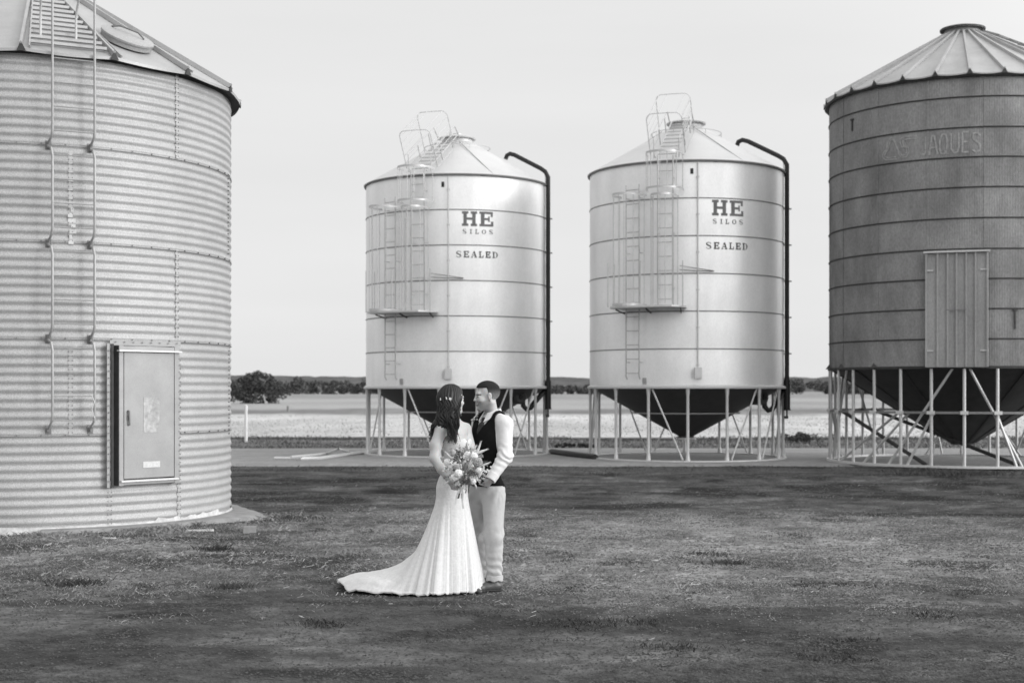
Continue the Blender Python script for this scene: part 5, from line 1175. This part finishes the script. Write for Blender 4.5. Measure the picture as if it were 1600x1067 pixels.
    fold = 7.5 * (fbm(cp * 2.7 + 9, sp_ * 2.7 + 9, 64, 2) - .5) + .35 * np.sin(ph * 9 + 2.2 * np.sin(ph * 3 + 1)); fold2 = 6 * (fbm(cp * 14 + 30, sp_ * 14 + 30, 65, 2) - .5)
    for _ in range(5): fold = (np.roll(fold, 1) + fold + np.roll(fold, -1)) / 3
    for i in range(1, NZ + 1):
        q = i / NZ; xt = np.linspace(0, 1, 12); e = np.interp(q, xt, eT) * wgt + np.interp(q, xt, eS) * (1 - wgt); z = np.interp(q, xt, zT) * wgt + np.interp(q, xt, zS) * (1 - wgt)
        dr = np.maximum(Rg - base_r, .05); amp = .0008 + .0062 * sst(.05, .8, np.array(q)) * (1 - .2 * wgt)
        r = base_r + dr * e + fold * amp * (1 - wgt * sst(.75, 1, np.array(q)) * .6) + fold2 * .0004 * q
        zz = z * zh; tr = wgt * sst(.62, .95, np.array(q))
        zz = zz + tr * (.012 + .022 * np.abs(np.sin(ph * 13 + q * 9)) + .05 * (fbm(ph * 6 + 30, ph * 0 + q * 7, 62, 3) - .35) + .045 * np.exp(-((Rg - 1.03) / .12) ** 2) * (fbm(ph * 16, ph * 0 + q * 14, 63, 3)))
        zz = zz + (1 - wgt) * sst(.9, 1, np.array(q)) * (.012 + .036 * (fbm(cp * 11 + 40, sp_ * 11 + 40, 66, 4) - .35))
        zz = np.maximum(zz, .006); dn = i
        V.append(np.column_stack([c0[0] + cp * r, c0[1] + sp_ * r, zz]))
    V.append(np.column_stack([c0[0] + cp * (r - .012), c0[1] + sp_ * (r - .012), np.maximum(zz - .012, .002)]))
    nrw = len(V); V = np.vstack(V); I = np.arange(nrw * NA).reshape(nrw, NA); J = np.roll(I, -1, 1); Q = np.stack([I[1:], J[1:], J[:-1], I[:-1]], -1).reshape(-1, 4)
    dress = np_mesh('gown', V - B, Q, M['dress'], t)
    # slip strap of satin hanging below the hand, and back buttons
    a_ = Vector(P2(710, 783, 12.0) - B)
    mb = MB(); 
    # hair: a mass of long locks
    s = SDF(hcn + (-.30, -.22, -.42), hcn + (.20, .22, .20), .0055); head(s, hcn, HB, sc, inf=.016, face=False)
    s.ell(P(-.04, 0, .03), (.095, .090, .10), HB, .03)
    s.chain([P(-.075, .01, .0), P2(697, 650, 12.13), P2(692, 664, 12.09)], [.075, .062, .045], .04); s.chain([P(-.03, -.06, .0), P2(707, 652, 12.06), P2(709, 672, 12.03)], [.05, .045, .024], .03)
    s.chain([P2(693, 652, 12.13), P2(683, 668, 12.13), P2(678, 678, 12.13)], [.055, .045, .02], .03)
    def hcut(Pg):
        q = ((Pg - hcn) @ HB) / sc; x, y, z = q[..., 0], q[..., 1], q[..., 2]
        face_ = np.maximum(np.maximum(x - .052 + .35 * np.maximum(z - .02, 0) * -1.6, -(z + .5)), -1)
        return np.where(z < .075, np.where(z > -.13, x - (.040 + .30 * np.clip(z, -.02, .08)), -1), -1)
    s.cut(hcut)
    hm = sdf_obj('hair', s, M['hair'], t, None, 2, lambda V: (.007 + .006 * (1 - sst(hcn[2] - .12, hcn[2] - .02, V[:, 2]))) * (np.abs(np.sin(13 * np.arctan2((V - hcn) @ HB[:, 1], (V - hcn) @ HB[:, 0] + .03) + 15 * fb3(V, 7, 7, 5, 71) + (1 - sst(hcn[2] - .05, hcn[2] + .05, V[:, 2])) * 2.2 * np.sin(V[:, 2] * 42))) - .5))
    lk = MB()
    def lock(pts, r0, w_, turns, seed):
        rr = random.Random(seed); P_ = []; n = 30; pts = [np.array(p) for p in pts]; ph0 = rr.uniform(0, 6.28); L_ = len(pts) - 1
        for i in range(n):
            u = i / (n - 1) * L_; j = min(int(u), L_ - 1); f = u - j; p0 = pts[max(j - 1, 0)]; p1 = pts[j]; p2 = pts[j + 1]; p3 = pts[min(j + 2, L_)]
            c = .5 * ((2 * p1) + (-p0 + p2) * f + (2 * p0 - 5 * p1 + 4 * p2 - p3) * f * f + (-p0 + 3 * p1 - 3 * p2 + p3) * f ** 3)
            q = i / (n - 1); a = ph0 + turns * 2 * PI * q; g = w_ * q ** .8; c = c + np.array((math.cos(a) * g, math.sin(a) * g, .4 * math.sin(a * 1.3) * g)); P_.append(Vector(c - B))
        lk.tube(P_, [r0 * (1 - .75 * (i / (n - 1)) ** 1.5) * (.5 + .5 * min(1, i / 4)) for i in range(n)], 5)
    for k in range(380):
        rr = random.Random(k + 5); y0 = rr.uniform(-.075, .075); x0 = rr.uniform(-.10, .02); 
        top = P(x0, y0, .03 + .09 * math.sqrt(max(0, 1 - (y0 / .085) ** 2 - ((x0 + .018) / .11) ** 2)) + .0)
        side = rr.random()
        if side < .62:
            mid = P(-.112 + rr.uniform(-.015, .02), y0 * .9, -.01); e1 = P2(rr.uniform(684, 704), 655 + rr.uniform(-6, 6), 12.13 + rr.uniform(-.06, .05)); e2 = P2(rr.uniform(669, 692), rr.uniform(664, 692), 12.13 + rr.uniform(-.06, .05))
        else:
            mid = P(-.04 + rr.uniform(-.02, .045), -.088 - rr.uniform(0, .01), -.01); e1 = P2(rr.uniform(700, 716), 655 + rr.uniform(-5, 5), 12.04 + rr.uniform(-.03, .03)); e2 = P2(rr.uniform(701, 714), rr.uniform(672, 694), 12.01 + rr.uniform(-.03, .03))
        lock([top, mid, e1, e2], rr.uniform(.0028, .0062), rr.uniform(.010, .030), rr.uniform(1.5, 3.1), k)
    lk.build('lock', M['hair'], hm)
    # hair piece: little white flowers and a fine band
    fl = MB(); Fp = [(689.5, 623.5), (698, 622), (703.5, 623), (705.5, 626), (694.5, 629)]
    hp_ = MB().tube([Vector(P(-.075, -.070, .0) - B), Vector(P(-.02, -.097, .02) - B), Vector(P(.045, -.080, .055) - B)], .0022, 6).build('hair_band', M['galv'], t)
    for k, (px, py) in enumerate(Fp):
        d = Vector((0, -1, .1)); c = Vector(P2(px, py, 12.075 + .02 * abs(k - 2) * .5) - B)
        for j in range(5):
            a = 2 * PI * j / 5 + k; e = Vector((math.cos(a), -.3, math.sin(a))); fl.tube([c, c + e * .006, c + e * .013 + d * .003], [.002, .006, .002], 5)
    fl.build('flower', M['petal'], hp_)
    sh_ = MB()
    for k, (x, y, yw) in enumerate(((-.36, 12.20, -30), (-.38, 12.38, -20))):
        s = SDF((x - .15, y - .15, -.01), (x + .2, y + .12, .14), .005); T2 = axes(math.radians(yw)); f2 = T2[:, 0]; a0 = np.array((x, y, 0.)); s.chain([a0 - f2 * .05 + (0, 0, .07), a0 + f2 * .03 + (0, 0, .04), a0 + f2 * .10 + (0, 0, .018)], [.026, .028, .02], .02); s.cone(a0 - f2 * .06 + (0, 0, .01), a0 - f2 * .055 + (0, 0, .07), .008, .015, .01); s.cut(lambda Q: .004 - Q[..., 2]); sdf_obj('shoe', s, M['shoe'], t, None, 1)
    return t, bh
bt, bh = bride()

# ---------------------------------------------------------------- bouquet
def bouquet(hold):
    c = P2(728, 729, 11.86); o = Vector(hold); t = tag(empty('bouquet', o), 'wild bouquet of pale roses, plumes and dark leaves held by the woman', 'bouquet'); R0 = .172
    cv = Vector(c); axis = (cv - Vector(hold)).normalized(); ctr0 = cv - o
    def spot(px, py, dy): return Vector(P2(px, py, 11.86 - dy)) - o
    def rose(p, r, m_, name='rose'):
        d = ((p - (cv - o)).normalized() + Vector((0, -.9, .15))).normalized(); u = d.orthogonal().normalized(); v = d.cross(u); vs = []; fs = []; nu, nv = 36, 16
        for j in range(nv + 1):
            th = PI * .92 * j / nv + .001
            for i in range(nu):
                a = 2 * PI * i / nu; sp1 = (a * 3 / (2 * PI) + th * 2.1) % 1.0; rad = r * (1.02 - .20 * sp1 ** 2) * (1 + .05 * math.sin(a * 5 + th * 3)); sq = .80 if th < PI / 2 else 1.0
                vs.append(p + (u * math.cos(a) + v * math.sin(a)) * rad * math.sin(th) + d * rad * math.cos(th) * sq)
        for j in range(nv):
            for i in range(nu): q = (i + 1) % nu; fs.append((j * nu + i, (j + 1) * nu + i, (j + 1) * nu + q, j * nu + q))
        return MB().add(vs, fs).build(name, m_, t, ang=35)
    for px, py, dy, r, k in ((716, 739.5, .16, .034, 0), (709, 746, .13, .032, 0), (698, 722, .06, .029, 0), (741, 712, .13, .030, 0), (739, 752, .11, .028, 0), (731, 709, .11, .026, 0), (748, 735, .12, .028, 0)): rose(spot(px, py, dy), r, M['petal'])
    for px, py, dy, r in ((746.5, 722, .15, .042), (713, 730, .14, .026)): rose(spot(px, py, dy), r, M['petal2'])
    rf_ = random.Random(9)
    for q_ in range(24):
        mb = MB(); a_ = rf_.uniform(0, 2 * PI); r_ = R0 * rf_.uniform(.35, 1.02); cc = ctr0 + Vector((math.cos(a_) * r_, -math.sqrt(max(.001, 1 - (r_ / R0 * .85) ** 2)) * .13, math.sin(a_) * r_))
        for k in range(9):
            p = cc + Vector((rf_.gauss(0, .016), rf_.gauss(0, .008), rf_.gauss(0, .016)))
            for j in range(5): e = Vector((math.cos(j * 1.257 + k), -.35, math.sin(j * 1.257 + k))); mb.tube([p, p + e * .005, p + e * .0095], [.0015, .0038, .001], 5)
        mb.build('floret', M['petal'], t)
    for px, py, dy, r in ((735.5, 738, .15, .034), (730.5, 751.5, .14, .034), (712, 733, .12, .02)):
        mb = MB(); p = spot(px, py, dy); d = ((p - (cv - o)).normalized() + Vector((0, -.8, 0))).normalized(); u = d.orthogonal().normalized(); v = d.cross(u)
        for lay in range(3):
            for k in range(14):
                a = 2 * PI * k / 14 + lay * .2; e = u * math.cos(a) + v * math.sin(a); mb.tube([p, p + e * r * (.5 - .1 * lay) + d * r * .4 * (lay + .3), p + e * r * (1.0 - .25 * lay) + d * r * (.3 + .35 * lay)], [.003, .0055, .001], 4)
        mb.build('thistle', M['petal3'], t)
    def leaf(mb, p, d, l, w_, n_):
        d = d.normalized(); x = d.cross(n_).normalized(); y = x.cross(d); mb.add([p, p + d * l * .35 + x * w_, p + d * l, p + d * l * .35 - x * w_, p + d * l * .45 + y * w_ * .5], [(0, 1, 4), (1, 2, 4), (2, 3, 4), (3, 0, 4)])
    rr = random.Random(3); ctr = cv - o
    for s_i in range(82):
        th = rr.uniform(0, 2 * PI); el = rr.uniform(-.45, 1.0); dirv = (Vector((math.cos(th), -abs(rr.gauss(.35, .5)), math.sin(th)))).normalized()
        L_ = R0 * rr.uniform(.75, 1.22); st_ = ctr - axis * .09; p1 = ctr + dirv * L_ * .5; p2 = ctr + dirv * L_; dark = rr.random() < .42; mb = MB(); mb.tube([st_, p1, p2], [.0022, .0018, .001], 4)
        kind = rr.random()
        for k in range(26):
            f = .35 + .65 * k / 25; b = p1.lerp(p2, (f - .35) / .65) if f > .35 else p1; sd_ = Vector((rr.gauss(0, 1), rr.gauss(0, 1), rr.gauss(0, 1))).normalized()
            if kind < .5: leaf(mb, b, dirv * .6 + sd_, rr.uniform(.016, .03), rr.uniform(.0035, .007), sd_.orthogonal())
            elif kind < .8: leaf(mb, b, dirv + sd_ * .5, rr.uniform(.025, .04), rr.uniform(.0015, .003), sd_.orthogonal())
            else: q = b + sd_ * .012; mb.tube([b, q, q + sd_ * .006, q + sd_ * .010], [.0006, .001, .0045, .001], 5)
        mb.build('sprig', M['sprig2'] if dark else M['sprig'], t)
    for (pa, pb, dy, r) in (((742, 716), (751.5, 690.5), .10, .0105), ((740, 710), (762, 701.5), .12, .011), ((736, 706), (744.5, 696), .08, .010), ((726, 712), (719, 702), .08, .008), ((733, 706), (730, 693), .10, .008), ((705, 716), (696, 706), .08, .008), ((751, 728), (766, 722), .12, .008), ((703, 750), (693, 757), .10, .007), ((748, 745), (754, 734), .16, .011), ((729, 752), (722, 765), .13, .008), ((742, 756), (744.5, 762), .10, .008)):
        mb = MB(); a, b = spot(*pa, dy), spot(*pb, dy); n = 12; mb.tube([a.lerp(b, i / n) for i in range(n + 1)], [r * (.25 + .75 * math.sin(PI * min(1, (i / n) * .92 + .08))) for i in range(n + 1)], 8)
        for k in range(110):
            f = rr.random(); p = a.lerp(b, f); sd_ = Vector((rr.gauss(0, 1), rr.gauss(0, 1), rr.gauss(0, 1))).normalized(); leaf(mb, p, (b - a).normalized() + sd_ * .7, r * rr.uniform(1.2, 2.0), .0012, sd_.orthogonal())
        mb.build('plume', M['plume'], t)
    mb = MB()
    for k in range(9): a = Vector((rr.gauss(0, .009), rr.gauss(0, .009), 0)); mb.tube([ctr * .4 + a * 1.5, a * .6 - axis * .01, a * 1.3 - axis * .085], .0033, 6)
    mb.build('stem', M['sprig2'], t)
    mb = MB(); mb.tube([axis * .03, -axis * .03], .021, 12)
    for s_, l in ((-1, .10), (1, .13)):
        P_ = [Vector((s_ * .01, -.024, 0)) - axis * .0, Vector((s_ * .02, -.034, -.03)), Vector((s_ * .025 - .01, -.03, -.03 - l * .5)), Vector((s_ * .035 - .01, -.036, -.03 - l))]
        for i in range(3): mb.bar(P_[i], P_[i + 1], .016, .0015, (0, 1, 0))
    mb.build('ribbon', M['dress'], t)
bouquet(bh)
